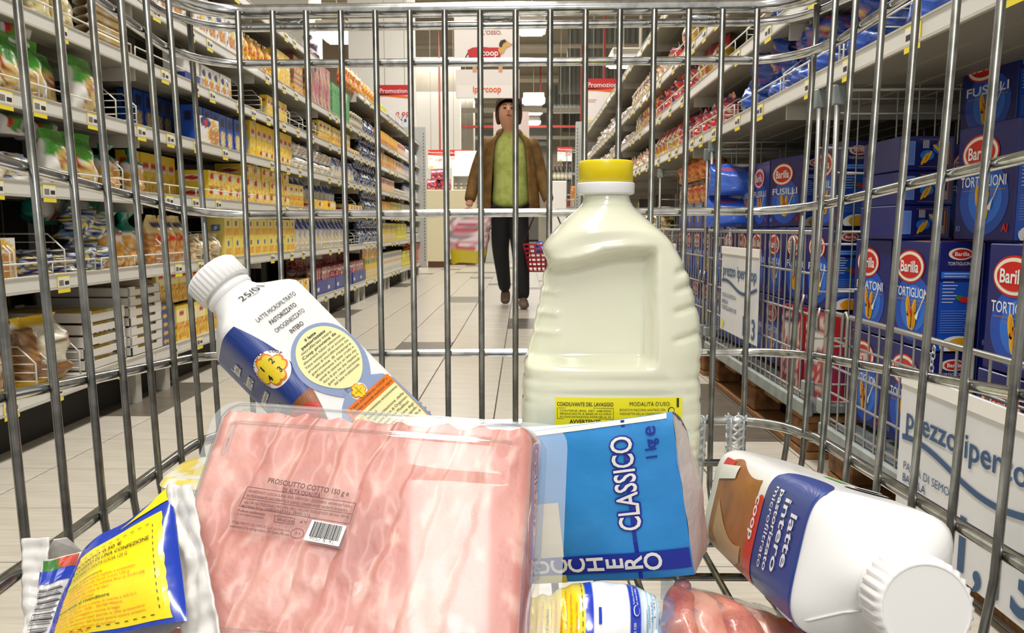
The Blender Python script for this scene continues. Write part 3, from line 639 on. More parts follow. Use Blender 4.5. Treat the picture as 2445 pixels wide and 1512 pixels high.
put('photo_white', -1.462, yl(498), ZL[3]+.002, 0, 'white carton with a photo of pasta in front of the blue cartons', s=1.05)
rowL('yellow_pasta', 3, 600, 700, 'tall yellow pasta carton on fourth shelf right of the blue cartons', stack=1, s=1.05)
rowL('yellow_low', 3, 615, 690, 'low yellow pack in front of the tall yellow cartons', x=-1.462, s=.8)
rowL('small_white', 3, 702, 790, 'small white and yellow packet in the heap of fourth shelf', stack=2, rj=.5)
rowL('rice_pouch', 3, 795, 845, 'blue topped white pouch on fourth shelf', s=.8, rj=.3)
rowL('navy_coffee', 3, 848, 895, 'dark navy candy pouch in the pile of fourth shelf', stack=2, rj=.6)
rowL('orange_white', 3, 900, 940, 'orange and white carton on fourth shelf', stack=1)
rowL('small_white', 3, 942, 965, 'small white bottle pack on fourth shelf', stack=1)
rowL('cleaner', 3, 966, 998, 'white bottle with blue cap on fourth shelf by end panel', s=.7)
# ---- fifth shelf
rowL('pale_pasta', 4, -20, 100, 'pale yellow pasta bag behind the wire front of fifth shelf', rj=.15)
rowL('pale_pasta', 4, 105, 160, 'flat white and green pasta bag on fifth shelf beside the spaghetti', s=.7, rj=.3)
rowL('spaghetti', 4, 232, 330, 'long slim spaghetti packs piled on fifth shelf', rj=.02)
put('pale_pasta', -1.47, yl(185), ZL[4]+.002, .3, 'white film pasta bag left of the spaghetti pile', s=.8)
put('dark_tray', -1.62, yl(385), ZL[4]+.002, 0, 'dark carton set back in shade on fifth shelf')
put('white_blue_slab', -1.475, yl(468), ZL[4]+.002, 0, 'white and navy slab carton on fifth shelf', s=.95)
rowL('white_meal', 4, 492, 560, 'white ready meal carton with navy oval on fifth shelf', s=.62)
rowL('yellow_pasta', 4, 642, 690, 'yellow pasta carton between wire dividers on fifth shelf', s=.7)
rowL('egg_pasta', 4, 765, 838, 'yellow egg pasta pack on fifth shelf', rj=.15)
rowL('yellow_low', 4, 828, 858, 'low yellow pack on fifth shelf beside black foil pouches', s=.7)
rowL('navy_coffee', 4, 860, 897, 'black and silver foil pouch on fifth shelf', stack=2, rj=.6)
rowL('orange', 4, 900, 945, 'orange yellow carton on fifth shelf toward the far end', stack=1)
rowL('orange_white', 4, 946, 962, 'orange white carton on fifth shelf toward the far end')
rowL('cleaner', 4, 964, 998, 'white bottle with blue cap on fifth shelf by end panel', s=.75)
# ---- sixth shelf
rowL('white_meal', 5, 360, 592, 'white ready meal carton with navy oval and dish photo on sixth shelf', s=1.05)
rowL('yellow_bag', 5, 594, 665, 'yellow pasta bag on sixth shelf')
rowL('yellow_pasta', 5, 666, 700, 'yellow carton on sixth shelf beside the striped cartons', s=1.1)
put('striped_low', -1.48, yl(720), ZL[5]+.002, 0, 'carton with yellow and grey bands on sixth shelf', s=1.0)
rowL('striped', 5, 742, 794, 'tall red and blue striped carton on sixth shelf', s=1.3)
rowL('green', 5, 797, 838, 'tall green carton on sixth shelf', s=1.0)
rowL('jar', 5, 842, 870, 'dark food jar with pale lid on sixth shelf')
rowL('navy_coffee', 5, 868, 898, 'silver and dark pouch on sixth shelf', rj=.3)
rowL('orange', 5, 900, 950, 'orange carton on sixth shelf towards the far end')
rowL('orange_white', 5, 950, 968, 'orange and white carton on sixth shelf towards the far end')
rowL('cleaner', 5, 970, 998, 'small white and green bottle on sixth shelf by end panel', s=.7)
put('garlic', -1.50, yl(775), ZL[5]+.34, .3, 'dark purple netted bag with white tie on top of the striped cartons', s=1.4)
# ---- top shelf
rowL('orange_bag', 6, 828, 868, 'orange bag on the top shelf', rj=.2)
rowL('yellow_bag', 6, 870, 912, 'orange and yellow bag on the top shelf', rj=.2)
rowL('white_blue_slab', 6, 925, 965, 'white and blue carton on the top shelf in front of the promotion sign', s=.8)
rowL('lime_pack', 6, 912, 924, 'yellow pack on the top shelf beside the promotion sign')
# ---- wire dividers
def divider(x, y, z, side, lab, h=.12, d=.34, grp=None):
    m = MB(); s = side
    m.tube([(0, 0, .003), (0, 0, h*.62), (s*.05, 0, h), (s*d, 0, h), (s*d, 0, .003), (0, 0, .003)], .0028, WIREM, 5)
    for q in range(1, 5): zz = h*q/5; x0 = 0 if zz < h*.62 else s*.05*(zz-h*.62)/(h*.38); m.tube([(x0, 0, zz), (s*d, 0, zz)], .0016, WIREM, 4)
    o = m.obj('wire_divider', loc=(x, y, z)); tag(o, lab, 'divider', grp); return o
for k, ps in ((0, (62, 92, 170)), (1, (18, 28, 150, 385, 478, 520, 845, 858)), (2, (300, 590, 850)), (3, (115, 293, 340, 740, 800)), (4, (560, 590, 635, 700, 730, 760))):
    for i, p in enumerate(ps): divider(-1.458, yl(p, -1.458), ZL[k]+.001, -1, which('white wire divider on the %s shelf of the pasta run' % ('lowest', 'second', 'third', 'fourth', 'fifth')[k], i, len(ps)), .13 if k != 3 else .12, grp='wire dividers of the pasta run')
def wirefront(x, y0, y1, z, side, lab, h=.045):
    m = MB(); s = side
    m.tube([(0, 0, 0), (0, 0, h), (0, y1-y0, h), (0, y1-y0, 0)], .0028, WIREM, 5); m.tube([(0, 0, .006), (0, y1-y0, .006)], .002, WIREM, 4)
    n = int((y1-y0)/.22)
    for q in range(1, n): m.tube([(0, q*(y1-y0)/n, 0), (0, q*(y1-y0)/n, h)], .0022, WIREM, 4)
    tag(m.obj('wire_front_rail', loc=(x, y0, z)), lab, 'rail')
wn = ('lowest', 'second', 'third', 'fourth', 'fifth')
for k, y0, y1, w_ in ((1, 1.9, 2.62, 'in front of the navy packets'), (1, 2.66, 3.35, 'in front of the teal bags'), (2, 1.9, 2.9, 'in front of the green pasta bags'), (2, 2.95, 4.25, 'in front of the yellow cartons'), (3, 1.9, 2.66, 'in front of the green pasta bags'), (4, 1.9, 2.95, 'in front of the spaghetti'), (4, 2.98, 3.6, 'by the dark carton'), (4, 4.6, 5.9, 'past the dividers'), (3, 4.95, 5.9, 'by the white packets'), (1, 5.6, 6.6, 'past the rice pouches')):
    wirefront(-1.455, y0, y1, ZL[k]+.001, -1, 'white wire front rail on the %s shelf, %s' % (wn[k], w_))
# ================================================================== RIGHT RUN: bags on the upper shelves
ZR = [1.07, 1.31, 1.52, 1.86]
rowR('blue_heap', ZR[0]+.01, 1768, 2085, 'crumpled blue pasta bag in the long heap on the shelf over the cages, lower layer', stack=1, rj=.5)
rowR('blue_heap_b', ZR[0]+.10, 1775, 2060, 'crumpled blue pasta bag in the long heap on the shelf over the cages, upper layer', x=.87, rj=.8)
rowR('blue_heap', ZR[0]+.13, 1850, 2040, 'blue pasta bag on the very top of the long heap over the cages', x=.93, rj=.9, s=.8)
rowR('red_yellow_bag', ZR[0]+.0, 2085, 2108, 'amber pasta bag beside the wire divider at the near end of the blue heap', x=.93, s=.6)
put('blue_heap', .84, 1.66, ZR[0]+.002, PI+.3, 'blue pasta bag with gold end, alone past the wire divider over the cages')
put('blue_heap_b', .86, 1.50, ZR[0]+.002, PI-.2, 'blue and gold pasta bag at the upper frame edge over the cages')
rowR('red_bag', ZR[0]+.0, 1618, 1722, 'red pasta bag in the low heap over the cages, past the blue heap', stack=1, rj=.5, s=.9)
rowR('red_bag', ZR[0]+.07, 1600, 1672, 'red pasta bag on top of the low red heap over the cages', x=.90, rj=.7, s=.8)
rowR('red_yellow_bag', ZR[0], 1560, 1616, 'red and amber bag on the shelf over the cages, left of the red heap', s=.7, rj=.3)
rowR('white_pasta', ZR[0], 1400, 1555, 'small pale bag on the shelf over the cages, toward the far end', s=.75, rj=.5)
put('white_pasta', .85, 2.86, ZR[1]+.002, PI, 'white and orange bag beside the wire guard on the second shelf over the cages', s=1.1)
rowR('blue_heap', ZR[1], 1800, 1960, 'blue pasta bag lying on the second shelf over the cages', rj=.4, s=.8)
rowR('red_yellow_bag', ZR[1], 1650, 1705, 'red and yellow pasta bag on the second shelf over the cages', s=.75, rj=.3)
rowR('red_bag', ZR[1], 1570, 1648, 'bright red bag in the heap on the second shelf over the cages', rj=.5)
rowR('red_bag', ZR[1]+.1, 1580, 1630, 'bright red bag on top of the heap on the second shelf over the cages', x=.88, rj=.6, s=.8)
rowR('orange_bag', ZR[1], 1530, 1568, 'orange and amber bag on the second shelf over the cages', rj=.2)
rowR('pasta_yellow', ZR[1], 1512, 1529, 'tall cream pasta bag on the second shelf over the cages', rj=.2)
rowR('white_blue_small', ZR[1], 1395, 1508, 'small white and blue packet on the second shelf over the cages', stack=1, rj=.6)
put('red_yellow_bag', .84, 4.15, ZR[2]+.002, PI+.1, 'tall amber, red and violet pasta bag standing on the third shelf over the cages', s=1.15)
put('red_yellow_bag', .85, 3.62, ZR[2]+.002, PI-.2, 'amber and red pasta bag in clear wrap on the third shelf over the cages', s=.9)
rowR('red_bag', ZR[2], 1588, 1606, 'red and white bag on the third shelf over the cages', s=.9, rj=.4)
rowR('white_pasta', ZR[2], 1552, 1586, 'white and amber bag on the third shelf over the cages', rj=.4)
rowR('pasta_yellow', ZR[2], 1502, 1550, 'cream pasta bag with violet top on the third shelf over the cages', rj=.15, s=.95)
rowR('white_blue_small', ZR[2], 1400, 1498, 'small white and blue packet on the third shelf over the cages', stack=1, rj=.6)
rowR('white_blue_small', ZR[2]+.085, 1425, 1470, 'white and blue packet stacked on others, third shelf over the cages', x=.86, rj=.6)
for i, p in enumerate((2076, 1985, 1858, 1720, 1650, 1590)): divider(.805, aX(p, 545, .805).y, ZR[0]+.001, 1, which('white wire divider on the lowest shelf over the cages', i, 6), .10, grp='wire dividers over the cages')
divider(.805, aX(1768, 545, .805).y, ZR[1]+.001, 1, 'white wire divider on the second shelf over the cages', .10, grp='wire dividers over the cages')
for k, y0, y1, w_ in ((0, 1.30, 1.95, 'under the lone blue bags'), (0, 2.0, 2.95, 'in front of the blue heap'), (0, 3.0, 4.3, 'in front of the red heap'), (1, 2.45, 3.3, 'by the white and orange bag'), (1, 3.35, 5.2, 'in front of the red bags'), (2, 3.4, 4.7, 'in front of the amber bags')):
    wirefront(.797, y0, y1, ZR[k]+.001, 1, 'white wire front rail on the %s shelf over the cages, %s' % (('first', 'second', 'third')[k], w_), .05)
# ================================================================== PASTA BOXES
NAVY = mat('navy_carton', '#101b68', .38, coat=.12); NAVD = flat('#101a4a', .3); BLU2 = flat('#1a50b8', .35); BLU3 = flat('#2c74dc', .35)
LRED = flat('#cf1f1d', .3); CREAM = flat('#f3e9d2', .4); YEL = flat('#f0b41c', .4); YEL2 = flat('#d8920f', .4); WHI = flat('#f2f2f0', .4); OCH = flat('#b8722a', .4); PALEB = flat('#7f9fe0', .4); GRN = flat('#3c7a2c', .5)
BW, BH, BD = .195, .236, .082
def pasta_print(side=False):
    W_, x0 = (BW, 0) if not side else (BD, 0)
    if not side: S = lambda u, v: Vector((0, -u, v))          # front plane, facing -x; u grows towards the camera
    else: S = lambda u, v: Vector((u, -BW/2, v))              # end panel, facing the camera (-y)
    return S
def front_print(name):
    P = Print(lambda u, v: Vector((0, -u, v)), flip=1, eps=.0006); H = BH
    P.oval(0, .085, .080, .075, BLU2, 1); P.oval(.005, .085, .055, .052, BLU3, 1.5)
    for (r1, r2, m, l) in ((.062, .038, LRED, 2), (.058, .034, CREAM, 3), (.049, .027, LRED, 4)): P.oval(-.018, H-.058, r1, r2, m, l)
    P.text('Barilla', -.018, H-.070, .036, WHI, lift=5.5, bold=.03, width=.080)
    P.text(name, -.004, H-.126, .030, WHI, lift=3, bold=.01, width=.150); P.line([(-.07, H-.134), (.07, H-.134)], .0015, OCH, 3)
    P.text('COTTURA 11 MINUTI', 0, H-.145, .008, OCH, lift=3)
    for (a, b, r1, r2, t) in ((-.016, .088, .009, .024, .15), (.010, .084, .009, .022, -.2), (-.006, .062, .012, .026, .1), (.008, .056, .012, .022, -.15)):
        P.oval(a, b, r1, r2, YEL, 4, t); P.oval(a+.002, b, r1*.4, r2*.8, YEL2, 5, t)
    P.oval(.0, .078, .005, .007, LRED, 6)
    P.shape([(.028, .060), (.034, .082), (.050, .110), (.036, .088), (.022, .072), (.018, .064)], WHI, 6); P.line([(.034, .082), (.058, .125)], .003, WHI, 6)
    P.text('83', -.080, .018, .016, PALEB, lift=3); P.text('Al', .075, .018, .022, LRED, lift=3, bold=.04)
    return P.mb
def side_print():
    P = Print(lambda u, v: Vector((u, -BW/2, v)), flip=1, eps=.0006); c = BD/2
    P.rect(.004, .0, BD-.002, .150, BLU2, 1, 2, 2)
    P.oval(c+.004, BH-.026, .026, .013, CREAM, 2); P.oval(c+.006, BH-.026, .021, .010, LRED, 3); P.text('Barilla', c+.006, BH-.030, .012, WHI, lift=4, bold=.03, width=.032)
    P.text('TORTIGLIONI', c+.002, BH-.050, .010, WHI, lift=3, width=.05); P.rect(.006, BH-.078, BD-.008, BH-.064, BLU3, 2, 2, 1)
    P.line([(.012, BH-.068), (.066, BH-.068)], .0012, WHI, 3); P.line([(.012, BH-.074), (.06, BH-.074)], .0012, WHI, 3)
    for k in range(7): P.line([(.010, .150-.0072*k+.0), (.010+.024+.004*((k*5) % 3), .150-.0072*k)], .0014, WHI, 3)
    for k in range(10): P.line([(.009, .088-.0052*k), (.070-.005*((k*7) % 3), .088-.0052*k)], .0011, PALEB, 3)
    P.shape([(.074, .150), (.066, .122), (.060, .108), (.078, .106), (.079, .125)], YEL, 4); P.oval(.058, .112, .012, .006, LRED, 5); P.oval(.048, .116, .009, .006, GRN, 4)
    P.oval(.050, .012, .040, .022, WHI, 4, n=24); P.mb.f = P.mb.f; P.oval(.056, .014, .030, .016, YEL, 5, n=24)
    P.text('83', .014, .012, .012, PALEB, lift=3)
    return P.mb
def clipmesh(mb, name, axis, lo, hi):   # keep print inside its panel
    for i, v in enumerate(mb.v):
        w = list(v); w[axis] = max(lo, min(hi, w[axis])); w[2] = max(.001, min(BH-.001, w[2])); mb.v[i] = tuple(w)
    return mb.mesh(name)
BOXM = MB().box((0, -BW/2, 0), (BD, BW/2, BH), NAVY, bev=.0018)
BOXM.box((.015, -.04, BH), (.03, .03, BH+.0006), OCH); BOXM.box((.05, -.06, BH), (.058, .05, BH+.0006), flat('#c06478')); BOXM = BOXM.mesh('pasta_box')
FP = {n: clipmesh(front_print(n), 'front_print', 1, -BW/2+.001, BW/2-.001) for n in ('TORTIGLIONI', 'FUSILLI', 'RIGATONI')}
SP = clipmesh(side_print(), 'side_print', 0, .001, BD-.001)
def pbox(x, y, z, name='TORTIGLIONI', rz=0, lab='', grp=None, ry=0, rx=0):
    o = bpy.data.objects.new('pasta_box', BOXM); COL.objects.link(o); o.location = (x, y, z); o.rotation_euler = (rx, ry, rz)
    tag(o, lab, 'box', grp); link('front_print', FP[name], o); link('side_print', SP, o); return o
# nearest cage (open-fronted, low rail)
XB = .885
for (x, y, z, rz, lab) in ((XB, 1.763, .395, .02, 'navy tortiglioni box showing front and end panel above the low cage rail'),
                           (XB, 1.387, .395, 0, 'upright navy tortiglioni box at the frame edge above the low cage rail'),
                           (XB, 1.98, .395, 0, 'upright navy box left of the front tortiglioni box, behind the cage posts'),
                           (XB+.06, 1.62, .635, .03, 'tortiglioni box on the upper row, with large oval and side panel, in the open cage'),
                           (XB, 1.763, .155, 0, 'lowest navy tortiglioni box behind the cage mesh left of the price card'),
                           (XB, 1.98, .155, 0, 'lowest navy box behind the cage mesh, farther from the price card')):
    pbox(x, y, z, 'RIGATONI' if y > 1.9 and z > .3 else 'TORTIGLIONI', rz, lab)
for j, y in enumerate((1.40, 1.19)): pbox(XB, y, .155, 'TORTIGLIONI', 0, 'lowest navy box behind the large price card, %s' % ('farther', 'nearer')[j], 'boxes hidden behind the price card')
for z, g in ((.155, 'lower'), (.395, 'middle')):
    for k, y in enumerate((1.98, 1.763, 1.56, 1.35)): pbox(XB+.095, y, z, 'TORTIGLIONI', 0, 'navy box in the second rank, %s layer of the near cage, %s from far end' % (g, ('first', 'second', 'third', 'fourth')[k]), 'second rank, %s layer' % g)
for z in (.155, .395, .635):
    for x in (1.10, 1.20): pbox(x, 1.95, z, 'FUSILLI', 0, 'navy box in the deep shaded rank of the near cage, %s layer, %s' % ('lower' if z < .3 else 'middle' if z < .5 else 'upper', 'left' if x < 1.15 else 'right'), 'deep rank of the near cage')
pbox(1.12, 1.93, .872, 'FUSILLI', .1, 'dark box in the shade at the back of the near cage, its red oval dim')
# boxes lying flat: their long edge panel shows
def flatbox():
    m = MB(); w, h, d = .125, .078, .2; m.box((0, 0, 0), (w, d, h), NAVY, bev=.0018)
    P = Print(lambda u, v: Vector((u, 0, v)), flip=1, eps=.0006)
    P.rect(.008, .012, .034, h-.012, PALEB, 1, 1, 1)
    for k in range(9): P.line([(.010+.0026*k, .014), (.010+.0026*k, h-.014)], .0009, BLU2, 2)
    P.line([(.044, .008), (.116, .008), (.116, h-.008), (.044, h-.008)], .001, OCH, 1)
    for (a, b, t) in ((.056, .026, -.5), (.064, .030, -.5), (.092, .052, .4), (.086, .048, .9)): P.oval(a, b, .004, .016, YEL, 3, t, 14, 2)
    P.oval(.062, .034, .016, .012, BLU3, 1.5, 0, 16, 2); P.oval(.09, .05, .016, .012, BLU3, 1.5, 0, 16, 2)
    for k in range(5): P.line([(.052+.003*k, .05), (.052+.003*k, .068)], .0012, WHI, 2); P.line([(.096+.003*k, .012), (.096+.003*k, .032)], .0012, WHI, 2)
    P.rect(.108, .012, .112, h-.012, OCH, 2, 1, 1)
    return m.mesh('pasta_box'), P.mb.mesh('end_print')
FB = flatbox()
for k in range(3):
    o = bpy.data.objects.new('pasta_box', FB[0]); COL.objects.link(o); o.location = (.872 + .004*(k == 1), 1.835, .634 + .0795*k); o.rotation_euler = (0, 0, random.uniform(-.02, .02))
    tag(o, 'navy box lying flat in the near cage, %s of the pile of three' % ('bottom', 'middle', 'top')[k], 'box'); link('end_print', FB[1], o)
# second cage
for z, n in ((.185, 3), (.425, 2)):
    for k in range(6): pbox(.885, 2.33 + .2*k, z, 'FUSILLI' if z > .3 else 'RIGATONI', random.uniform(-.02, .02), 'navy pasta box in the %s layer of the second cage, %s from near post' % (('lower', 'middle')[z > .3], ('first', 'second', 'third', 'fourth', 'fifth', 'sixth')[k]), 'front rank %s layer, second cage' % ('lower', 'middle')[z > .3])
for k, (y, x) in enumerate(((2.30, .885), (2.70, .90), (2.93, .885), (3.10, .885))):
    pbox(x, y, .665, 'FUSILLI', (.02, .25, 0, .05)[k], 'upright navy fusilli box on the top layer of the second cage, %s from the near post' % ('first', 'second', 'third', 'fourth')[k])
pbox(1.0, 2.30, .665, 'FUSILLI', 0, 'navy box in the second rank on the top layer of the second cage')
pbox(1.0, 2.62, .665, 'FUSILLI', .1, 'navy box behind the angled fusilli box on the top layer of second cage')
put('blue_roll', .93, 3.27, .665, PI/2 + .0, 'blue film roll of pasta lying under another at the far end of the second cage')
put('blue_roll', .93, 3.25, .79, PI/2, 'shiny blue film roll of pasta on top at the far end of the second cage')
for k in range(2):
    put('red_snack', .86, 2.26 + .22*k, .165, PI, 'red and black pack at the bottom of the second cage, %s' % ('nearer', 'farther')[k], 'red packs low in the second cage', s=1.9)
# third and fourth cages
for k in range(5): pbox(.88, 3.52 + .2*k, .42, 'RIGATONI', 0, 'navy pasta box in the middle layer of the third cage, %s from near post' % ords[k], 'middle layer, third cage')
for k in range(5): pbox(.88, 3.52 + .2*k, .655, 'FUSILLI', 0, 'navy pasta box in the top layer of the third cage, %s from near post' % ords[k], 'top layer, third cage')
for k in range(5): pbox(.88, 3.52 + .2*k, .18, 'RIGATONI', 0, 'navy pasta box in the lowest layer of the third cage, %s from near post' % ords[k], 'lowest layer, third cage')
rowR('orange_pile', .9, 1612, 1678, 'orange pack piled over the boxes of the third cage', x=.87, rj=.3)
rowR('orange_pile', .785, 1640, 1682, 'orange pack wedged between boxes of the third cage', x=.865, rj=.3, s=.9)
rowR('tubetti', .62, 1525, 1575, 'clear bag of short pale pasta on the fourth cage', x=.87, rj=.4)
rowR('tubetti', .47, 1525, 1575, 'clear bag of short pale pasta inside the fourth cage', x=.87, rj=.4)
for z in (.2, .34): rowR('tubetti', z, 1512, 1585, 'shaded bag of pale pasta in the fourth cage, %s tier' % ('lowest', 'second')[z > .3], x=.87, rj=.4)
# ================================================================== WIRE CAGES ON PALLETS
CAG = mat('galvanised_wire', (.36, .355, .33), .38, .75); GALV = mat('galvanised_frame', '#9aa3a0', .45, .4, mix=(hexc('#7e8785'), 14, .4, .65))
WOOD = mat('pallet_wood', '#9a6d3c', .75, mix=(hexc('#6e4824'), 16, .35, .7, (1, 6, 1))); WOODD = mat('pallet_wood_end', '#8a5c30', .8, mix=(hexc('#5c3c1e'), 30, .4, .65))
def cage(y0, y1, x0, x1, zb, ztop, zfront, lab, step=.05, backmesh=True, near=True):
    e = empty('wire_cage', (x0, y0, 0), label=lab, cat='cage')
    w, d = y1-y0, x1-x0
    fr = MB()
    fr.box((0, 0, zb-.035), (d, w, zb-.01), GALV, bev=.004); fr.box((-.012, -.005, zb-.045), (.02, w+.005, zb), GALV, bev=.006); fr.obj('base_frame', e)
    for (x, y) in ((0, 0), (0, w), (d, 0), (d, w)):
        p = MB(); h = ztop if (x > 0 or True) else zfront
        p.tube([(x, y, zb), (x, y, h)], .0075, CAG, 8); p.box((x-.016, y-.012, h-.05), (x+.016, y+.012, h), GALV, bev=.003)
        p.box((x-.014, y-.016, zb+.02), (x+.014, y+.016, zb+.06), GALV, bev=.003); p.tube([(x-.012, y+.02, zb+.3), (x-.02, y+.02, zb+.27), (x-.012, y+.03, zb+.24)], .004, CAG, 5); p.obj('post', e)
    def panel(a, b, z0, z1, nv, nh, nm, rr=.0028):
        a = Vector(a); b = Vector(b); m = MB()
        for i in range(nv+1):
            q = a.lerp(b, i/nv); m.tube([(q.x, q.y, z0), (q.x, q.y, z1)], rr*.85, CAG, 5, cap=False)
        m.obj(nm + '_uprights', e)['kind'] = 'stuff'
        for z in nh:
            h = MB(); h.tube([(a.x, a.y, z), (b.x, b.y, z)], rr if z not in (nh[-1],) else rr*1.9, CAG, 6)
            h.obj('crossbar', e)
    hz = [zb+.02 + k*(zfront-zb-.02)/4 for k in range(5)]
    panel((-.004, 0, 0), (-.004, w, 0), zb, zfront, int(w/step), hz, 'front', .0034)
    m = MB()
    if near: panel((0, -.006, 0), (d, -.006, 0), zb, ztop, int(d/.10), [zb+.05+k*.13 for k in range(7) if zb+.05+k*.13 < ztop] + [ztop], 'end')
    panel((0, w, 0), (d, w, 0), zb, ztop, int(d/.10), [zb+.05+k*.15 for k in range(6) if zb+.05+k*.15 < ztop] + [ztop-.01], 'far_end')
    if backmesh: panel((d, 0, 0), (d, w, 0), zb, ztop, int(w/.10), [zb+.1+k*.2 for k in range(4)], 'back')
    return e
def pallet(y0, y1, x0, x1, zt, lab):
    e = empty('pallet', (x0, y0, 0), label=lab, cat='pallet'); w, d = y1-y0, x1-x0
    for i, y in enumerate((.0, w/2-.07, w-.14)):
        for x in (0.0, d/2-.05, d-.1):
            b = MB(); b.box((x, y, .022), (x+.1, y+.14, zt-.022), WOODD, bev=.006); b.obj('block', e)
    for x in (0, d/2-.05, d-.1):
        b = MB(); b.box((x, 0, 0), (x+.1, w, .021), WOOD, bev=.003); b.obj('board', e)
    for k in range(5):
        b = MB(); y = k*(w-.14)/4; b.box((0, y, zt-.021), (d, y+.14, zt), WOOD, bev=.003); b.obj('board', e)
    # burned ring mark on the corner block
    r = MB(); P = Print(lambda u, v: Vector((u+.05, 0, v+zt/2)), eps=.0008)
    for k in range(20):
        a, b_ = 2*PI*k/20, 2*PI*(k+1)/20; P.line([(.024*math.cos(a), .018*math.sin(a)), (.024*math.cos(b_), .018*math.sin(b_))], .004, flat('#3c2410'), 1)
    P.done('stamp_mark', e)
CG = ((.90, 2.03, .80, 1.52, .15, 1.02, .443, 'open-fronted wire cage with low rail holding the large price card'),
      (2.15, 3.34, .80, 1.52, .175, 1.03, .648, 'full wire cage of navy boxes carrying the small price card'),
      (3.42, 4.58, .80, 1.52, .175, 1.0, .65, 'wire cage with orange packs, third along the row'),
      (4.66, 5.8, .80, 1.52, .175, .78, .64, 'wire cage with bags of short pasta, fourth along the row'),
      (5.9, 7.0, .80, 1.52, .175, .8, .64, 'small distant wire cage, fifth along the row'))
for i, c_ in enumerate(CG):
    cage(*c_)
    pallet(c_[0]+.02, c_[1]-.02, c_[2]+.01, c_[3], c_[4]-.047, 'wooden pallet with a stamped block under the %s wire cage of the row' % ords[i])
rowR('orange_pile', .18, 1440, 1500, 'blurred pack inside the distant fifth cage', x=.87, rj=.3)
# ---- price cards
CARD = mat('price_card', '#dedfe0', .4, coat=.2, mix=(hexc('#cfd2d6'), 6, .4, .7)); CINK = flat('#2c527c', .5); CHR = mat('chain_steel', (.6, .6, .6), .3, 1)
def pricecard(y0, y1, z0, z1, x, lab, big=True, tilt=0):
    w, h = y1-y0, z1-z0; e = empty('price_card', (x, y0, z1), (0, tilt, 0), lab, 'sign')
    m = MB(); m.box((0, 0, -h), (.002, w, 0), CARD); m.box((-.003, 0, -.028), (.004, w, .0), WHITEP, bev=.001); m.obj('card', e)
    # surface facing -x: u runs from the far edge towards the camera
    P = Print(lambda u, v: Vector((-.0012, w-u, -h+v)), flip=1, eps=.0006)
    P.text('prezzo ipercoop', w/2, h*.66, h*.19, CINK, bold=.012, width=w*.9)
    pts = [(w*.03 + w*.94*k/24, h*.55 + h*.055*math.sin(2*PI*(k/24) * .95 + .9)) for k in range(25)]
    P.line(pts, h*.035, CINK)
    for k, t in enumerate(('PASTA DI SEMOLA', 'BARILLA', 'TORTIGLIONI N. 83')): P.text(t, w*.05, h*(.40-.075*k), h*.07, CINK, align='l', bold=.01, width=(w*.40, w*.18, w*.42)[k])
    P.text('1,13', w*.42 if big else w*.62, h*.05, h*(.42 if big else .3), CINK, align='l', bold=.02)
    P.rect(w*.04, h*.04, w*.12, h*.12, flat('#e8d83c'), 1, 1, 1)
    P.done('printing', e)
    for q in (.22, .78):
        c = MB()
        for k in range(5):
            z = .010 + k*.012
            ring = [(.004*math.cos(a)*(k % 2), w*q + .004*math.cos(a)*(1-k % 2) + .003*math.sin(k), z + .008*math.sin(a)) for a in [2*PI*j/8 for j in range(8)]]
            c.tube(ring, .0014, CHR, 5, closed=True)
        c.obj('chain', e)
pricecard(1.06, 1.56, .045, .375, .772, 'large white price card with blue lettering chained to the low cage rail')
pricecard(2.55, 3.03, .27, .59, .775, big=False, lab='small white price card with blue lettering on the second cage front')
pricecard(3.95, 4.4, .28, .58, .775, big=False, lab='white price card half hidden behind the bleach jug shoulder, on the third cage')
# hooks on cages
for (y, z, n) in ((1.88, .44, 'near'), (2.27, .62, 'second')):
    m = MB(); m.tube([(0, 0, -.10), (0, .0, .0), (.0, .010, .014), (.0, .024, .010), (0, .03, -.06)], .0045, CAG, 6)
    tag(m.obj('cage_hook', loc=(.79, y, z)), 'bent wire hook over the front rail of the %s cage' % n, 'hook')
# ================================================================== BANNER, PROMOTION SIGNS, FAR DISPLAYS, PERSON
PAP = mat('white_paper', '#efe6e0', .55); SRED = flat('#c3201f', .45); SORG = flat('#e8651c', .45); BRN = flat('#b0604c', .5); DOGB = flat('#8a4a22', .5); DOGD = flat('#3a2418', .5); DOGT = flat('#d8a860', .5)
a, b_ = aY(1084, 42, 6.0), aY(1240, 235, 6.0); w, h = b_.x-a.x, a.z-b_.z
e = empty('hanging_banner', (a.x, 6.0, a.z), label='white hanging banner with a red-coated dachshund above the walking person', cat='banner')
h1 = h*.59
m = MB(); m.box((0, 0, -h1), (w, .004, .05), PAP); m.obj('upper_sheet', e)
m = MB(); m.box((.01, -.004, -h), (w-.0, -.0005, -h1-.03), PAP); m.obj('lower_sheet', e)
m = MB()
for q in (.28, .68): m.box((w*q, -.006, -h1-.05), (w*q+.03, .002, -h1+.02), flat('#d8a070'))
m.obj('clip', e)
m = MB()
for q in (.1, .9): m.tube([(w*q, 0, .05), (w*q, 0, 4.1)], .002, GREYM, 4)
m.obj('string', e)
P = Print(lambda u, v: Vector((u, 0, v)), eps=.0015)
for k, t in enumerate(('PREZZI BASSI:', 'NON MOLLIAMO', "L'OSSO.")): P.text(t, w*.58, -.043-.040*k, .040, BRN, bold=.02, width=w*(.52, .60, .30)[k])
cx, cy = w*.52, -h1+.075; s = w/157
def dp(x, y): return ((x-1084)*s, -(y-42)*s)
P.shape([dp(*q) for q in ((1118, 130), (1116, 118), (1128, 112), (1150, 110), (1170, 112), (1190, 112), (1198, 118), (1196, 130), (1188, 138), (1160, 139), (1135, 139), (1122, 138))], SRED, 2)
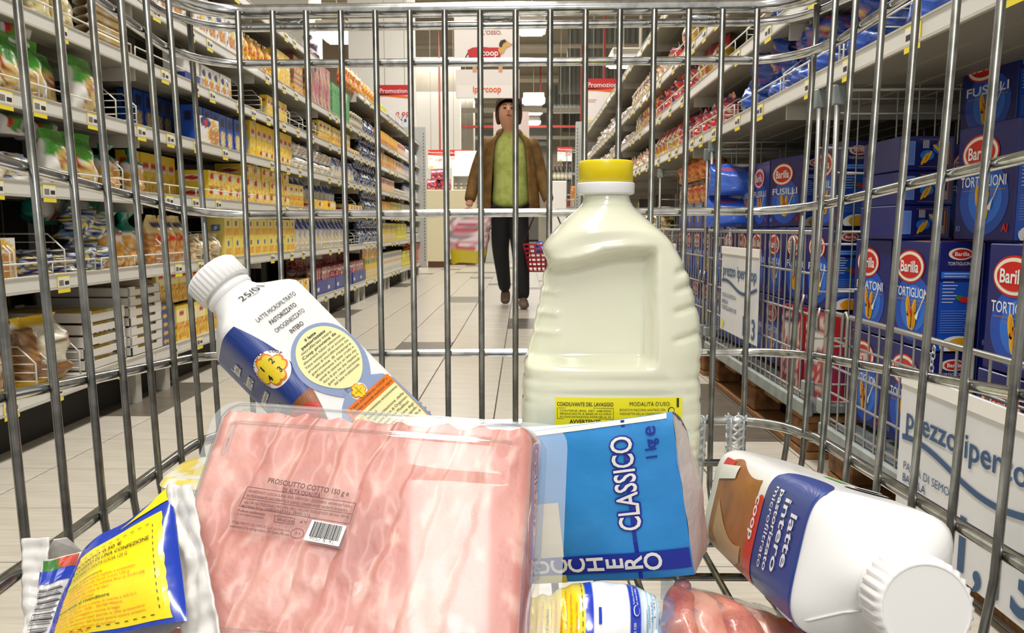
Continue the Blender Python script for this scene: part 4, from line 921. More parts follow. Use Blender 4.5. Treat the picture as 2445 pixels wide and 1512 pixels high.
P.shape([dp(*q) for q in ((1190, 120), (1192, 108), (1194, 99), (1203, 94), (1212, 97), (1222, 104), (1224, 106), (1216, 110), (1208, 114), (1204, 124), (1196, 128))], DOGT, 3)
P.shape([dp(*q) for q in ((1192, 104), (1196, 96), (1206, 93), (1210, 98), (1202, 103), (1198, 112), (1193, 110))], DOGD, 4)
P.oval(*dp(1223, 105), .004, .003, DOGD, 5); P.oval(*dp(1207, 101), .002, .002, DOGD, 5)
P.line([dp(1120, 120), dp(1114, 130), dp(1109, 140)], .009, DOGD, 1)
for x in (1122, 1130, 1184, 1192): P.line([dp(x, 130), dp(x-1, 150)], .02, DOGB, 1.5); P.oval(*dp(x+1, 150), .016, .006, DOGB, 1.5)
P.text('coop', *dp(1170, 131), .062, flat('#f6e4dc'), bold=.03, width=.125, lift=4)
P.text('ipercoop', w*.50, -h+.045, .066, SORG, bold=.025, width=w*.44, lift=8)
P.rect(.02, -h+.002, w-.01, -h+.095, flat('#f6efe9'), 6, 1, 1)
P.done('printing', e)
def promo(px0, py0, px1, py1, Y, price, lab, pic=None, word='Promozione'):
    a, b_ = aY(px0, py0, Y), aY(px1, py1, Y); w, h = b_.x-a.x, a.z-b_.z
    e = empty('promotion_sign', (a.x, Y, b_.z), label=lab, cat='sign')
    m = MB(); m.box((0, 0, 0), (w, .01, h), PAP); m.obj('board', e)
    m = MB()
    for q in (.2, .8): m.tube([(w*q, 0, h), (w*q, 0, 6.6-b_.z)], .004, GREYM, 4)
    m.obj('string', e)
    P = Print(lambda u, v: Vector((u, 0, v)), eps=.004)
    bh = min(.30*h, .30*w) if h > w else .3*h
    P.rect(0, h-bh, w, h, SRED, 1, 4, 2); P.line([(0, h-bh), (w*.3, h-bh*1.02), (w, h-bh*1.25)], bh*.22, SORG, 1)
    P.text(word, w/2, h-bh*.78, bh*.62, WHI, bold=.03, width=w*.94, lift=2)
    P.text(price, w*.70, h*.38, w*.26, SRED, bold=.0, lift=2, shear=.3, width=w*.45)
    P.line([(w*.05, h*.55), (w*.3, h*.55)], w*.012, SRED, 2); P.line([(w*.05, h*.51), (w*.26, h*.51)], w*.012, SRED, 2)
    P.rect(w*.06, h*.06, w*.34, h*.12, flat('#e8d040'), 1.5, 1, 1)
    if pic:
        for k in range(4): x = w*(.5+.13*k); P.rect(x, h*.02, x+w*.09, h*.3, flat('#dfe6f2'), 2, 1, 1); P.rect(x+w*.01, h*.30, x+w*.08, h*.36, flat('#2c50b0'), 2, 1, 1)
    P.done('printing', e)
promo(903, 203, 984, 330, 11.3, '0,99', 'large red and white promotion sign hanging over the far end of the pasta shelves', True)
promo(1400, 188, 1482, 300, 11.0, '1,29', 'red and white promotion sign hanging beside the upper shelf on the cage side', True)
promo(1022, 358, 1058, 402, 15.25, '1,49', 'small promotion sign over the red bags, left of two')
promo(1074, 358, 1122, 402, 15.25, '3,50', 'small promotion sign over the round-topped bottles, right of two')
promo(1331, 351, 1366, 385, 15.5, '2,40', 'small promotion sign above the wine bottles on the white cabinet')
m = MB(); a = aY(1178, 272, 19); m.box((a.x, 19, a.z-.8), (a.x+.86, 19.02, a.z+.05), flat('#e6cfc8')); tag(m.obj('poster'), 'plain pink-white poster behind the head of the walking person', 'poster')
# far displays
def far_box(nm, p0, p1, Y, d, m_, lab, cat, z0=0, extra=None):
    a, b_ = aY(p0[0], p0[1], Y), aY(p1[0], p1[1], Y); e = empty(nm, (a.x, Y, z0), label=lab, cat=cat); w = b_.x-a.x; h = a.z-z0
    m = MB(); m.box((0, 0, .1), (w, d, h), m_, bev=.01); m.obj('body', e)
    m = MB(); m.box((.01, .02, 0), (w-.01, d, .1), mat('brown_base', '#5c3a22', .6)); m.obj('base', e)
    return a.x, w, a.z
CRM = mat('cream_laminate', '#ddd4b2', .5)
x, w, z = far_box('display_counter', (1018, 453), (1066, 600), 13.0, .6, CRM, 'cream counter with brown base at the far end of the pasta shelves', 'counter')
x2, w2, z2 = far_box('display_counter', (1066, 453), (1135, 600), 13.9, .6, CRM, 'pale low counter partly behind the shopping bag of the walking person', 'counter')
for k, (px_, py_) in enumerate(((1032, 438), (1048, 440), (1066, 438), (1040, 418), (1056, 420))):
    q = aY(px_, py_, 13.2); put('red_bag', q.x, 13.2 + .1*(k % 2), z + (.17 if k > 2 else 0), PI/2, 'shiny red bag heaped on the cream counter, %s' % ('bottom left', 'bottom middle', 'bottom right', 'top left', 'top right')[k], 'red bags on the cream counter', s=1.1)
# shelf of dark round-ended bottles
xs = aY(1082, 420, 14.6).x
e = empty('bottle_rack', (xs, 14.6, 0), label='white display rack with dark round items behind the walking person, left side', cat='rack')
m = MB()
for zz in (.6, 1.0, 1.32, 1.62): m.box((0, 0, zz), (1.1, .4, zz+.03), WHITEP)
m.obj('shelf', e)
m = MB(); m.box((0, .4, 0), (1.1, .43, 2.12), WHITEP); m.box((-.02, 0, 0), (0, .43, 1.9), WHITEP); m.obj('frame', e)
m = MB(); MULT = mat('mixed_packs', '#c9c0b0', .5, mix=(hexc('#8a3a48'), 12, .45, .55))
for i in range(10):
    for j in range(3):
        o = put('jar', xs + .07 + i*.11, 14.7, (1.03, 1.35, .63)[j], 0, 'dark jar with pale lid standing on the white display rack', 'jars on the white display rack')
# white cabinet and wine bottles
xc, wc, zc = far_box('white_cabinet', (1308, 432), (1352, 560), 14.2, .7, WHITEP, 'white cabinet at the far right carrying wine bottles', 'cabinet')
for k in range(6): put('wine', xc + .05 + k*.07 + .05, 14.4, zc, 0, 'dark wine bottle in the row on the white cabinet', 'wine bottles on the white cabinet')
xr = aY(1352, 350, 12.4).x
e = empty('wire_rack', (xr, 12.2, 0), label='tall wire rack of bagged snacks beside the far end panel', cat='rack')
m = MB()
for q in range(4): m.tube([(q*.08, 0, 0), (q*.08, 0, 1.85)], .006, CAG, 5)
for zz in (.3, .7, 1.1, 1.5, 1.85): m.tube([(0, 0, zz), (.24, 0, zz), (.24, .3, zz), (0, .3, zz), (0, 0, zz)], .006, CAG, 5)
m.obj('frame', e)
for k, zz in enumerate((.32, .72, 1.12)):
    put('orange_bag', xr + .12, 12.36, zz, PI/2, 'small amber bag sitting in the tall wire rack', 'amber bags in the tall wire rack')
# more distant gondolas
for k, (x0, x1, Y, hh) in enumerate(((-5.2, -2.6, 16.5, 1.9), (1.6, 4.6, 16.0, 2.0), (-1.2, -.2, 24, 1.5), (.75, 2.2, 24, 1.7))):
    e = empty('distant_shelving', (x0, Y, 0), label='distant shelving across the hall, %s of the four far units' % ('leftmost', 'rightmost', 'second', 'third')[k], cat='shelving')
    m = MB(); m.box((0, .3, 0), (x1-x0, .4, hh), SHM)
    for q in range(5): m.box((0, 0, .2+q*.36), (x1-x0, .4, .23+q*.36), SHM)
    m.obj('rack_frame', e)
    gm = MB(); rng = random.Random(k); n = int((x1-x0)/.14)
    for q in range(5):
        for i in range(n):
            if .23+q*.36 > hh-.2: continue
            c = rng.choice(('#c8b090', '#b83a3a', '#e8d8b0', '#384a80', '#d8a83c', '#e8e6e0', '#5c7a4c'))
            gm.box((i*.14+.01, .04, .23+q*.36), (i*.14+.13, .25, .23+q*.36+rng.uniform(.16, .28)), flat(c))
    tag(gm.obj('packed_goods', e), kind='stuff')
# ================================================================== PERSON
def skin(name, nodes, edges, m_, parent=None, sub=2, root=0):
    me = bpy.data.meshes.new(name); me.from_pydata([n[0] for n in nodes], edges, []); me.materials.append(m_)
    o = bpy.data.objects.new(name, me); COL.objects.link(o); o.parent = parent
    md = o.modifiers.new('skin', 'SKIN'); md.use_smooth_shade = True
    me.skin_vertices  # layer is created with the modifier
    for i, n in enumerate(nodes):
        r = n[1] if isinstance(n[1], tuple) else (n[1], n[1]); me.skin_vertices[0].data[i].radius = r
        me.skin_vertices[0].data[i].use_root = (i == root)
    s_ = o.modifiers.new('sub', 'SUBSURF'); s_.levels = sub; s_.render_levels = sub
    return o
SKN = mat('skin', '#d9a184', .5, sss=.1); JAC = mat('brown_jacket', '#7b5a26', .75, mix=(hexc('#5e421a'), 14, .4, .65)); SHR = mat('lime_jumper', '#b8c26a', .8, mix=(hexc('#a2ad56'), 20, .4, .6), bump=(60, .4, .004))
TRO = mat('dark_trousers', '#14181c', .8); SHO = mat('brown_shoe', '#6a584a', .6); HAI = mat('brown_hair', '#4a2c1c', .6, bump=(90, .6, .01))
pe = empty('person', (0, 6.42, 0), label='person in brown jacket, lime jumper and dark trousers walking with a bag and a basket', cat='person')
hx_, hz_ = -.115, 1.60
body = [((-.10, .02, .90), (.13, .09)), ((-.10, .02, 1.10), (.12, .085)), ((-.105, .02, 1.28), (.135, .09)), ((-.11, .02, 1.37), (.07, .055)), ((-.115, .012, 1.455), .040), ((-.115, -.028, 1.505), (.074, .090)), ((hx_, -.014, 1.59), (.086, .100)), ((hx_, .0, 1.67), (.070, .082)),
        ((-.27, .02, 1.33), .038), ((-.37, .03, 1.10), .038), ((-.425, -.04, .90), .026), ((-.44, -.06, .83), (.02, .035)),
        ((.055, .02, 1.33), .038), ((.13, .03, 1.10), .038), ((.20, -.03, .90), .026), ((.215, -.05, .83), (.02, .035)),
        ((-.18, .02, .84), .08), ((-.19, .10, .48), .05), ((-.15, .32, .16), .032), ((-.15, .36, .10), (.04, .03)),
        ((-.03, .02, .84), .09), ((-.01, -.02, .48), .056), ((.005, .03, .12), .038), ((.005, -.0, .05), (.04, .03))]
ed = [(0, 1), (1, 2), (2, 3), (3, 4), (4, 5), (5, 6), (6, 7), (3, 8), (8, 9), (9, 10), (10, 11), (3, 12), (12, 13), (13, 14), (14, 15), (0, 16), (16, 17), (17, 18), (18, 19), (0, 20), (20, 21), (21, 22), (22, 23)]
skin('body', body, ed, SKN, pe)
def hand(cx, cy, cz, s):
    for k in range(4):
        x = cx + s*.0; y = cy - .028 + .018*k
        skin('finger', [((x, y, cz), .010), ((x+s*.004, y, cz-.035), .009), ((x+s*.024, y, cz-.055), .008), ((x+s*.036, y, cz-.038-.003*k), .007)], [(0, 1), (1, 2), (2, 3)], SKN, pe, 1)
    skin('thumb', [((cx, cy-.03, cz+.01), .011), ((cx+s*.02, cy-.045, cz-.02), .010), ((cx+s*.035, cy-.035, cz-.04), .009)], [(0, 1), (1, 2)], SKN, pe, 1)
hand(-.443, -.06, .81, 1); hand(.217, -.05, .81, -1)
skin('jumper', [((-.10, .01, .80), (.17, .12)), ((-.10, .01, .90), (.17, .12)), ((-.10, .01, 1.05), (.15, .11)), ((-.105, .01, 1.25), (.165, .11)), ((-.11, .015, 1.385), (.20, .085)), ((-.115, .012, 1.47), (.056, .056))], [(0, 1), (1, 2), (2, 3), (3, 4), (4, 5)], SHR, pe)
# jacket: open front, back and two front panels as one thin shell, sleeves skinned
def jshell(u, v):
    a = R(-52) + (2*PI - R(76)) * u   # opens towards the camera (-y)
    a = -PI/2 + R(40) + (2*PI - R(80))*u
    z = .78 + v*.67; wx = .20 + .05*(1-v) - .03*smooth(.55, 1, v) - .09*smooth(.85, 1, v); wy = .145 + .03*(1-v) - .05*smooth(.8, 1, v)
    return Vector((-.105 + wx*math.cos(a), .02 + wy*math.sin(a) + .02*noise.noise(Vector((a*2, z*5, 0))), z))
m = MB(); m.grid(jshell, 40, 18, JAC); j = m.obj('jacket', pe); sd = j.modifiers.new('thick', 'SOLIDIFY'); sd.thickness = .012
skin('sleeve', [((-.24, .02, 1.37), .075), ((-.30, .02, 1.32), .07), ((-.385, .03, 1.10), .062), ((-.43, -.03, .90), .05), ((-.435, -.045, .87), .047)], [(0, 1), (1, 2), (2, 3), (3, 4)], JAC, pe)
skin('sleeve', [((.03, .02, 1.37), .075), ((.085, .02, 1.32), .07), ((.14, .03, 1.10), .062), ((.205, -.02, .90), .05), ((.212, -.035, .87), .047)], [(0, 1), (1, 2), (2, 3), (3, 4)], JAC, pe)
skin('collar', [((-.20, -.04, 1.40), .03), ((-.185, .05, 1.44), .032), ((-.11, .085, 1.46), .034), ((-.04, .05, 1.44), .032), ((-.02, -.04, 1.40), .03)], [(0, 1), (1, 2), (2, 3), (3, 4)], JAC, pe, 1)
skin('trousers', [((-.10, .02, .93), (.155, .11)), ((-.17, .02, .82), .105), ((-.19, .09, .50), .078), ((-.152, .34, .11), .056), ((-.05, .02, .82), .105), ((-.02, -.02, .50), .080), ((.003, .03, .055), .060)], [(0, 1), (1, 2), (2, 3), (0, 4), (4, 5), (5, 6)], TRO, pe)
skin('shoe', [((.004, .04, .05), (.045, .05)), ((.005, -.05, .045), (.045, .042)), ((.012, -.14, .035), (.045, .033)), ((.014, -.18, .03), (.036, .026))], [(0, 1), (1, 2), (2, 3)], SHO, pe)
skin('shoe', [((-.15, .38, .12), .045), ((-.15, .32, .07), .045), ((-.15, .25, .035), (.045, .032)), ((-.15, .21, .03), (.036, .026))], [(0, 1), (1, 2), (2, 3)], SHO, pe)
# hair, face
m = MB()
def hf(u, v):
    a = 2*PI*u; t = v*PI*.62; r = 1.0 + .05*noise.noise(Vector((math.cos(a)*3, math.sin(a)*3, v*4)))
    front = max(0, -math.sin(a)); drop = 1 - .42*front
    tt = t*drop*(1 + .35*max(0, math.sin(a)))
    return Vector((hx_ + .108*math.sin(tt)*math.cos(a)*r, .010 + .120*math.sin(tt)*math.sin(a)*r, 1.632 + .118*math.cos(tt)*r))
m.grid(hf, 32, 16, HAI, closed=True); m.obj('hair', pe)
for s_ in (-1, 1):
    skin('hair_lock', [((hx_+s_*.078, .0, 1.66), .026), ((hx_+s_*.088, .01, 1.57), .026), ((hx_+s_*.08, .01, 1.49), .018)], [(0, 1), (1, 2)], HAI, pe, 1)
    m = MB(); m.grid(lambda u, v: Vector((hx_ + s_*.029 + .013*math.sin(PI*v)*math.cos(2*PI*u), -.090 + .008*math.sin(PI*v)*math.sin(2*PI*u), 1.612 + .008*math.cos(PI*v))), 10, 6, flat('#2a1c18'), closed=True); m.obj('eye', pe)
    m = MB(); m.tube([(hx_+s_*.014, -.102, 1.634), (hx_+s_*.03, -.103, 1.640), (hx_+s_*.048, -.094, 1.634)], .004, HAI, 6); m.obj('eyebrow', pe)
    m = MB(); m.grid(lambda u, v: Vector((hx_ + s_*(.082 + .008*math.sin(PI*v)*math.cos(2*PI*u)), .0 + .016*math.sin(PI*v)*math.sin(2*PI*u), 1.60 + .03*math.cos(PI*v))), 10, 6, SKN, closed=True); m.obj('ear', pe)
skin('nose', [((hx_, -.098, 1.618), .010), ((hx_, -.116, 1.592), .013), ((hx_, -.110, 1.580), .017)], [(0, 1), (1, 2)], SKN, pe, 1)
m = MB(); m.tube([(hx_-.024, -.094, 1.550), (hx_-.008, -.101, 1.553), (hx_+.008, -.101, 1.553), (hx_+.024, -.094, 1.550)], [.003, .006, .006, .003], flat('#a8483e'), 6); m.obj('mouth', pe)
# carried bag (left in the picture) and basket
BAGM = vmat('patterned_bag', .35, coat=.3)
bf = wild('#cf9aa4', ['#8f8a90', '#efd6dc', '#c04a58', '#e8e2e4'], 5)
def bagc(u, v):
    if v < .30: return hx('#c2b020') if u % 1 > .3 else hx('#5c8a58')
    return bf(u, v)
q = aY(1118, 545, 6.25)
e = empty('shopping_bag', (q.x, 6.25, .40), label='patterned pink shopping bag with yellow base in the hand of the walking person', cat='bag')
m = MB(); m.grid(lambda u, v: Vector((.175*math.copysign(abs(math.cos(2*PI*u))**.6, math.cos(2*PI*u))*(.78+.3*v) + .02*noise.noise(Vector((u*7, v*5, 1))), .09*math.copysign(abs(math.sin(2*PI*u))**.6, math.sin(2*PI*u))*(1-.3*v), -.02+.38*v + .015*noise.noise(Vector((u*9, v*5, 4))))), 32, 16, BAGM, closed=True, cf=bagc)
m.add([Vector((.17*.78*math.cos(2*PI*k/12), .09*math.sin(2*PI*k/12), -.015)) for k in range(12)], [list(range(12))[::-1]], BAGM, cols=[hx('#c2b020')]*12); m.obj('sack', e)
m = MB()
for yy in (-.05, .05): m.tube([(-.09, yy, .34), (-.05, yy*.5, .40), (.01, 0, .425), (.05, yy*.5, .40), (.10, yy, .34)], .007, flat('#c9848c'), 6)
m.obj('handle', e)
q = aY(1303, 560, 6.2)
e = empty('shopping_basket', (q.x, 6.2, .32), label='red shopping basket heaped with blue and white packs, carried by the person', cat='basket')
RB = mat('red_basket', '#a8182c', .4); m = MB(); w0, d0 = .13, .10
for k in range(7):
    z = .0+.035*k; f_ = 1+.06*k; m.tube([(-w0*f_, -d0*f_, z), (w0*f_, -d0*f_, z), (w0*f_, d0*f_, z), (-w0*f_, d0*f_, z)], .006, RB, 5, closed=True)
for k in range(9):
    t = -1 + 2*k/8
    for s_ in (-1, 1):
        m.tube([(t*w0, s_*d0, 0), (t*w0*1.36, s_*d0*1.36, .21)], .005, RB, 4); m.tube([(s_*w0, t*d0, 0), (s_*w0*1.36, t*d0*1.36, .21)], .005, RB, 4)
m.box((-w0, -d0, -.004), (w0, d0, .004), RB); m.obj('basket_body', e)
m = MB(); m.tube([(-.02, 0, .47), (-.09, 0, .44), (-.18, 0, .22)], .006, flat('#3a1418'), 6); m.tube([(.02, 0, .47), (.09, 0, .44), (.18, 0, .22)], .006, flat('#3a1418'), 6); m.tube([(-.02, 0, .47), (.02, 0, .47)], .008, flat('#3a1418'), 6); m.obj('handle', e)
put('blue_heap', q.x-.0, 6.17, .46, -PI/2+.3, 'blue bag on top of the red shopping basket', s=.75); put('white_pasta', q.x+.08, 6.14, .45, -PI/2, 'white bag at the side of the red shopping basket', s=.9)
# ================================================================== SHOPPING CART
cart = empty('shopping_cart', (0, .68, 0), label='chromed wire shopping cart seen from inside its basket', cat='cart')
CO = Vector((0, .68, 0))
CART = mat('cart_chrome', (.62, .62, .60), .16, 1, mix=((.40, .40, .38), 90, .46, .66))
CARTW = mat('cart_wire', (.30, .30, .275), .30, 1, mix=((.19, .19, .175), 70, .42, .64))
ZB = .412
def XLs(z, Y): return -(.277 + .028*(z-.6))
def XRs(z, Y): return .235 + .09*(.68-Y) + .028*(z-.6)
def loop(zl, zr, sl, sr, off=0, yend=-.12, rc=.045, yf=.68):
    """rail path from the near left, round the two front corners, to the near right"""
    pts = []
    def zat(x, Y):
        t = (x+.277)/.512; zf = zl*(1-t)+zr*t; s_ = sl*(1-t)+sr*t; return zf + s_*(yf-Y)
    xl = lambda Y: XLs(zl, Y) - off; xr = lambda Y: XRs(zr, Y) + off; F = yf + off
    for k in range(9): Y = yend + (F-rc-yend)*k/8; pts.append((xl(Y), Y))
    for k in range(1, 8): a = PI - (PI/2)*k/8; pts.append((xl(F)+rc+rc*math.cos(a), F-rc+rc*math.sin(a)))
    for k in range(9): x = xl(F)+rc + (xr(F)-rc-xl(F)-rc)*k/8; pts.append((x, F))
    for k in range(1, 8): a = PI/2 - (PI/2)*k/8; pts.append((xr(F)-rc+rc*math.cos(a), F-rc+rc*math.sin(a)))
    for k in range(9): Y = F-rc + (yend-(F-rc))*k/8; pts.append((xr(Y), Y))
    return [Vector((x, Y, zat(x, Y))) - CO for x, Y in pts]
def railobj(nm, pts, r, n=12, m_=None, lab=None):
    m = MB(); m.tube(pts, r, m_ or CART, n); return m.obj(nm, cart, label=lab)
railobj('rim', loop(.8455, .8495, .10, .095, .010, rc=.055), .0062, 14, lab='thick chromed top rim of the basket')
railobj('rim_rod', loop(.8345, .8385, .10, .095, .016, rc=.058), .0036)
railobj('rail', loop(.801, .8035, .095, .09, .0062, rc=.052), .0037)
railobj('rail', loop(.672, .6755, .095, .085, .0062, rc=.052), .0037)
railobj('rail', loop(.5475, .551, .078, .076, .0062, rc=.052), .0037)
railobj('rail', loop(.478, .4885, -.03, -.02, .0062, rc=.060), .0044)
# weld bumps on the rim rod
for px_ in (690, 1184, 1672):
    q = aY(px_, 42, .697); m = MB(); m.grid(lambda u, v: Vector((q.x + .018*math.sin(PI*v)*math.cos(2*PI*u)*.9, q.y + .006*math.sin(PI*v)*math.sin(2*PI*u), q.z + .007*math.cos(PI*v))) - CO, 16, 8, CART, closed=True); m.obj('weld_bump', cart)
# vertical wires
def ztop(Y, side): return .838 + .098*(.68-Y)
def wirebar(x, Y, side=0, n=8):
    m = MB(); zt = ztop(Y, side)
    if side == 0:
        P_ = [(x, Y, zt+.004), (x, Y, .50), (x, Y-.002, ZB+.02), (x, Y-.012, ZB+.004), (x, Y-.03, ZB), (x, -.1, ZB)]
    else:
        X = (lambda z: XLs(z, Y)) if side < 0 else (lambda z: XRs(z, Y)); s_ = -side
        P_ = [(X(zt), Y, zt+.004), (X(.60), Y, .60), (X(.47), Y, .47), (X(.44)+s_*.004, Y, ZB+.02), (X(.43)+s_*.018, Y, ZB+.004), (X(.43)+s_*.04, Y, ZB-.004)]
    m.tube([Vector(p) - CO for p in P_], .0026, CARTW, n); m.obj('wire_bar', cart)
for p in (582, 663, 741, 822, 903, 983.5, 1065, 1148, 1231, 1312, 1395, 1475, 1555.5, 1636, 1715, 1795.5): wirebar(aY(p, 400, .6774).x, .6774)
for k in range(-1, 15): wirebar(0, .679 - .0389*(k + 0) if k >= 0 else .679, -1) if k >= 0 else None
for Y in (.668, .636, .604, .565, .524, .483, .444, .405, .366, .327, .288, .249): wirebar(0, Y, 1)
for Y in (.60, .54, .47, .40, .33, .26, .19):   # cross wires under the floor of the basket
    m = MB(); m.tube([Vector((XLs(.43, Y)+.03, Y, ZB-.0042)) - CO, Vector((XRs(.43, Y)-.03, Y, ZB-.0042)) - CO], .0030, CARTW, 8); m.obj('cross_wire', cart)
m = MB(); zz = .452
m.tube([Vector((XLs(.45, .68), .6735, zz)) - CO, Vector((XRs(.45, .68), .6735, zz)) - CO], .0034, CARTW, 8); m.obj('cross_wire', cart)
# legs and castors of the cart (below the basket)
for sx in (-.2, .2):
    for yy in (.55, -.05):
        m = MB(); m.tube([Vector((sx, yy, ZB-.01)) - CO, Vector((sx, yy+.02, .14)) - CO], .010, CART, 8); m.obj('leg', cart)
        m = MB(); M_ = Matrix.Translation(Vector((sx, yy+.03, .06)) - CO) @ Matrix.Rotation(PI/2, 4, 'Y'); m.lathe([(.0, -.012), (.052, -.012), (.058, -.006), (.058, .006), (.052, .012), (0, .012)], flat('#3a3a3a'), 20, M_, cap=False)
        m.box(Vector((sx-.018, yy+.005, .05)) - CO, Vector((sx+.018, yy+.05, .15)) - CO, CART, bev=.004); m.obj('castor', cart)
# ================================================================== GOODS IN THE CART
def plane_from(TL, TR, BL):
    TL, TR, BL = Vector(TL), Vector(TR), Vector(BL); ex = (TR-TL); w = ex.length; ex = ex.normalized(); ey = (BL-TL); ey = (ey - ex*ey.dot(ex)); h = ey.length; ey.normalize(); n = ey.cross(ex)
    if n.dot(EYE-TL) < 0: n = -n
    def uv(px, py): d = ray(px, py); t = (TL-EYE).dot(n)/d.dot(n); p = EYE + d*t - TL; return p.dot(ex), p.dot(ey)
    S = lambda u, v, hh=0: TL + ex*u + ey*v + n*hh
    return S, uv, n, ex, ey, w, h
def lump(mb, c, r, m_, seed=0, amp=.1, nu=24, nv=14, M=None, sc=18):
    def f(u, v):
        d = Vector((math.sin(PI*v)*math.cos(2*PI*u), math.sin(PI*v)*math.sin(2*PI*u), math.cos(PI*v)))
        k = 1 + amp*noise.noise(d*2.2 + Vector((seed, 0, 0))) + amp*.4*noise.noise(d*6 + Vector((0, seed, 0)))
        p = Vector((d.x*r[0]*k, d.y*r[1]*k, d.z*r[2]*k))
        if M is not None: p = M @ p
        return p + Vector(c)
    mb.grid(f, nu, nv, m_, closed=True)
# ---------------- bleach jug
JUG = mat('milky_plastic', '#e9e9d2', .2, coat=.6, sss=.12, mix=(hexc('#dfe2c6'), 7, .35, .7)); CAPY = mat('yellow_cap', '#f2d800', .35, coat=.2); RING = mat('white_ring', '#ececec', .4)
JY = .622
je = empty('bleach_jug', (aY(1458, 900, JY).x, JY, ZB+.002), label='large milky plastic jug with yellow cap and hand grip, standing against the cart front', cat='jug')
J0 = je.location.copy()
def jz(py): return aY(1458, py, JY-.03).z - J0.z
def jx(px, py): return aY(px, py, JY-.012).x - J0.x
LEFT = [(1262, 1248), (1210, 1245), (1100, 1244), (1010, 1245), (940, 1247), (905, 1250), (880, 1251), (860, 1256), (838, 1262), (815, 1268), (790, 1273), (765, 1280), (740, 1283), (715, 1290), (690, 1293), (665, 1297), (645, 1303), (628, 1308), (612, 1300), (597, 1295), (583, 1300), (560, 1317), (540, 1334), (520, 1355), (505, 1372), (492, 1386), (480, 1394), (468, 1397), (455, 1398)]
RIGHT = [(1262, 1664), (1210, 1668), (1100, 1667), (1010, 1671), (940, 1671), (905, 1668), (870, 1671), (840, 1674), (800, 1671), (760, 1667), (730, 1660), (700, 1652), (660, 1642), (620, 1624), (597, 1612), (583, 1604), (560, 1586), (540, 1566), (520, 1545), (505, 1530), (492, 1518), (480, 1511), (468, 1508), (455, 1507)]
def interp(T, py):
    T = sorted(T)
    if py <= T[0][0]: return T[0][1]
    for (a, b), (c, d) in zip(T[:-1], T[1:]):
        if a <= py <= c: return b + (d-b)*(py-a)/(c-a)
    return T[-1][1]
def pyz(z):   # inverse of jz by bisection
    lo, hi = 400, 1400
    for _ in range(26):
        mid = (lo+hi)/2
        if jz(mid) > z: lo = mid
        else: hi = mid
    return mid
ZT = jz(456); NZ = 150; ROW = []
for j in range(NZ+1):
    z = ZT*j/NZ; py = pyz(z); L = jx(interp(LEFT, py), py); Rr = jx(interp(RIGHT, py), py); ROW.append((z, py, L, Rr))
def jug(u, v):
    k = v*NZ; j = min(int(k), NZ-1); t = k-j; z, py, L, Rr = [ROW[j][q]*(1-t)+ROW[j+1][q]*t for q in range(4)]
    cx, hw = (L+Rr)/2, (Rr-L)/2; a = 2*PI*u
    nk = smooth(585, 485, py); e = .5*(1-nk) + 1.0*nk; dd = .041*(1-nk) + hw*nk; dd = min(dd, hw) if nk > .3 else dd
    dd *= 1 - .55*(1-smooth(1262, 1245, py))*.2
    c, s = math.cos(a), math.sin(a); X = cx + hw*math.copysign(abs(c)**e, c); Y = dd*math.copysign(abs(s)**e, s)
    qx = 1248 + (X + J0.x)*1850/JY*1.03      # approximate picture column, only to read off where the moulded grip sits
    f = 1 if s < 0 else -1; d = 0
    top = 612 + 26*smooth(1500, 1310, qx) - 10*smooth(1300, 1500, qx)
    g = smooth(top-16, top+12, py)*(1-smooth(852, 880, py))*(1-smooth(1538, 1562, qx))
    d += .021*g
    d -= .003*math.exp(-((py-(top-14))/16)**2)*(1-smooth(1500, 1570, qx))
    for yy in (642, 683, 733, 800): d += .0035*math.exp(-((py-yy + (qx-1640)*.25)/7)**2)*smooth(1590, 1615, qx)
    for yy in (700, 752, 800): d -= .0028*math.exp(-((py-yy)/7)**2)*(1-smooth(1325, 1345, qx))
    for yy in (905, 938): d += .0009*math.exp(-((py-yy)/9)**2)
    for yy in (985, 1030, 1075, 1120): d += .0010*math.exp(-((py-yy)/7)**2)*smooth(1600, 1630, qx)
    if s != 0: Y = Y + f*d*min(1, abs(s)*2)
    if abs(s) < .75:
        for yy in (642, 683, 733, 800, 862, 905, 960, 1030, 1100, 1180): X -= math.copysign(.0016*math.exp(-((py-yy)/8)**2), c)*(1-abs(s))
    return (X, Y, z)
m = MB(); m.grid(jug, 150, NZ, JUG, closed=True); m.add([jug(k/40, 0) for k in range(40)], [list(range(40))[::-1]], JUG); m.obj('bottle_body', je)
capc = (jx(1450, 440), 0)
def rr(px0, px1, py): return (jx(px1, py)-jx(px0, py))/2
r1, r2 = rr(1384, 1516, 405), rr(1379, 1519, 445); Mc = Matrix.Translation((capc[0], capc[1], 0))
m = MB(); m.lathe([(r2*.9, jz(462)), (r2*.985, jz(459)), (r2, jz(456)), (r2, jz(436)), (r2*.985, jz(432)), (r2*.9, jz(431))], RING, 48, Mc); m.obj('tamper_ring', je)
m = MB(); m.lathe([(r1*.95, jz(431)), (r1, jz(430)), (r1, jz(385)), (r1*.985, jz(380)), (r1*.95, jz(377)), (0, jz(376))], CAPY, 64, Mc, cap=False)
m.obj('cap', je)
YLB = flat('#f3e81c', .4); K = flat('#20222a', .5)
def jfront(u, v):   # label surface on the flat lower front: u right, v up (jug coordinates)
    z = v; k = z/ZT; best = None
    j = min(int(k*NZ), NZ-1); _, py, L, Rr = ROW[j]; cx, hw = (L+Rr)/2, (Rr-L)/2; c = max(-.999, min(.999, (u-cx)/hw)); a = math.acos(min(1, abs(c)**2.0)); s = math.sin(a)
    Y = -.041*abs(s)**.5; dd = 0
    for yy in (905, 938): dd += .0009*math.exp(-((py-yy)/9)**2)
    return Vector((u, Y + dd - .0004, z))
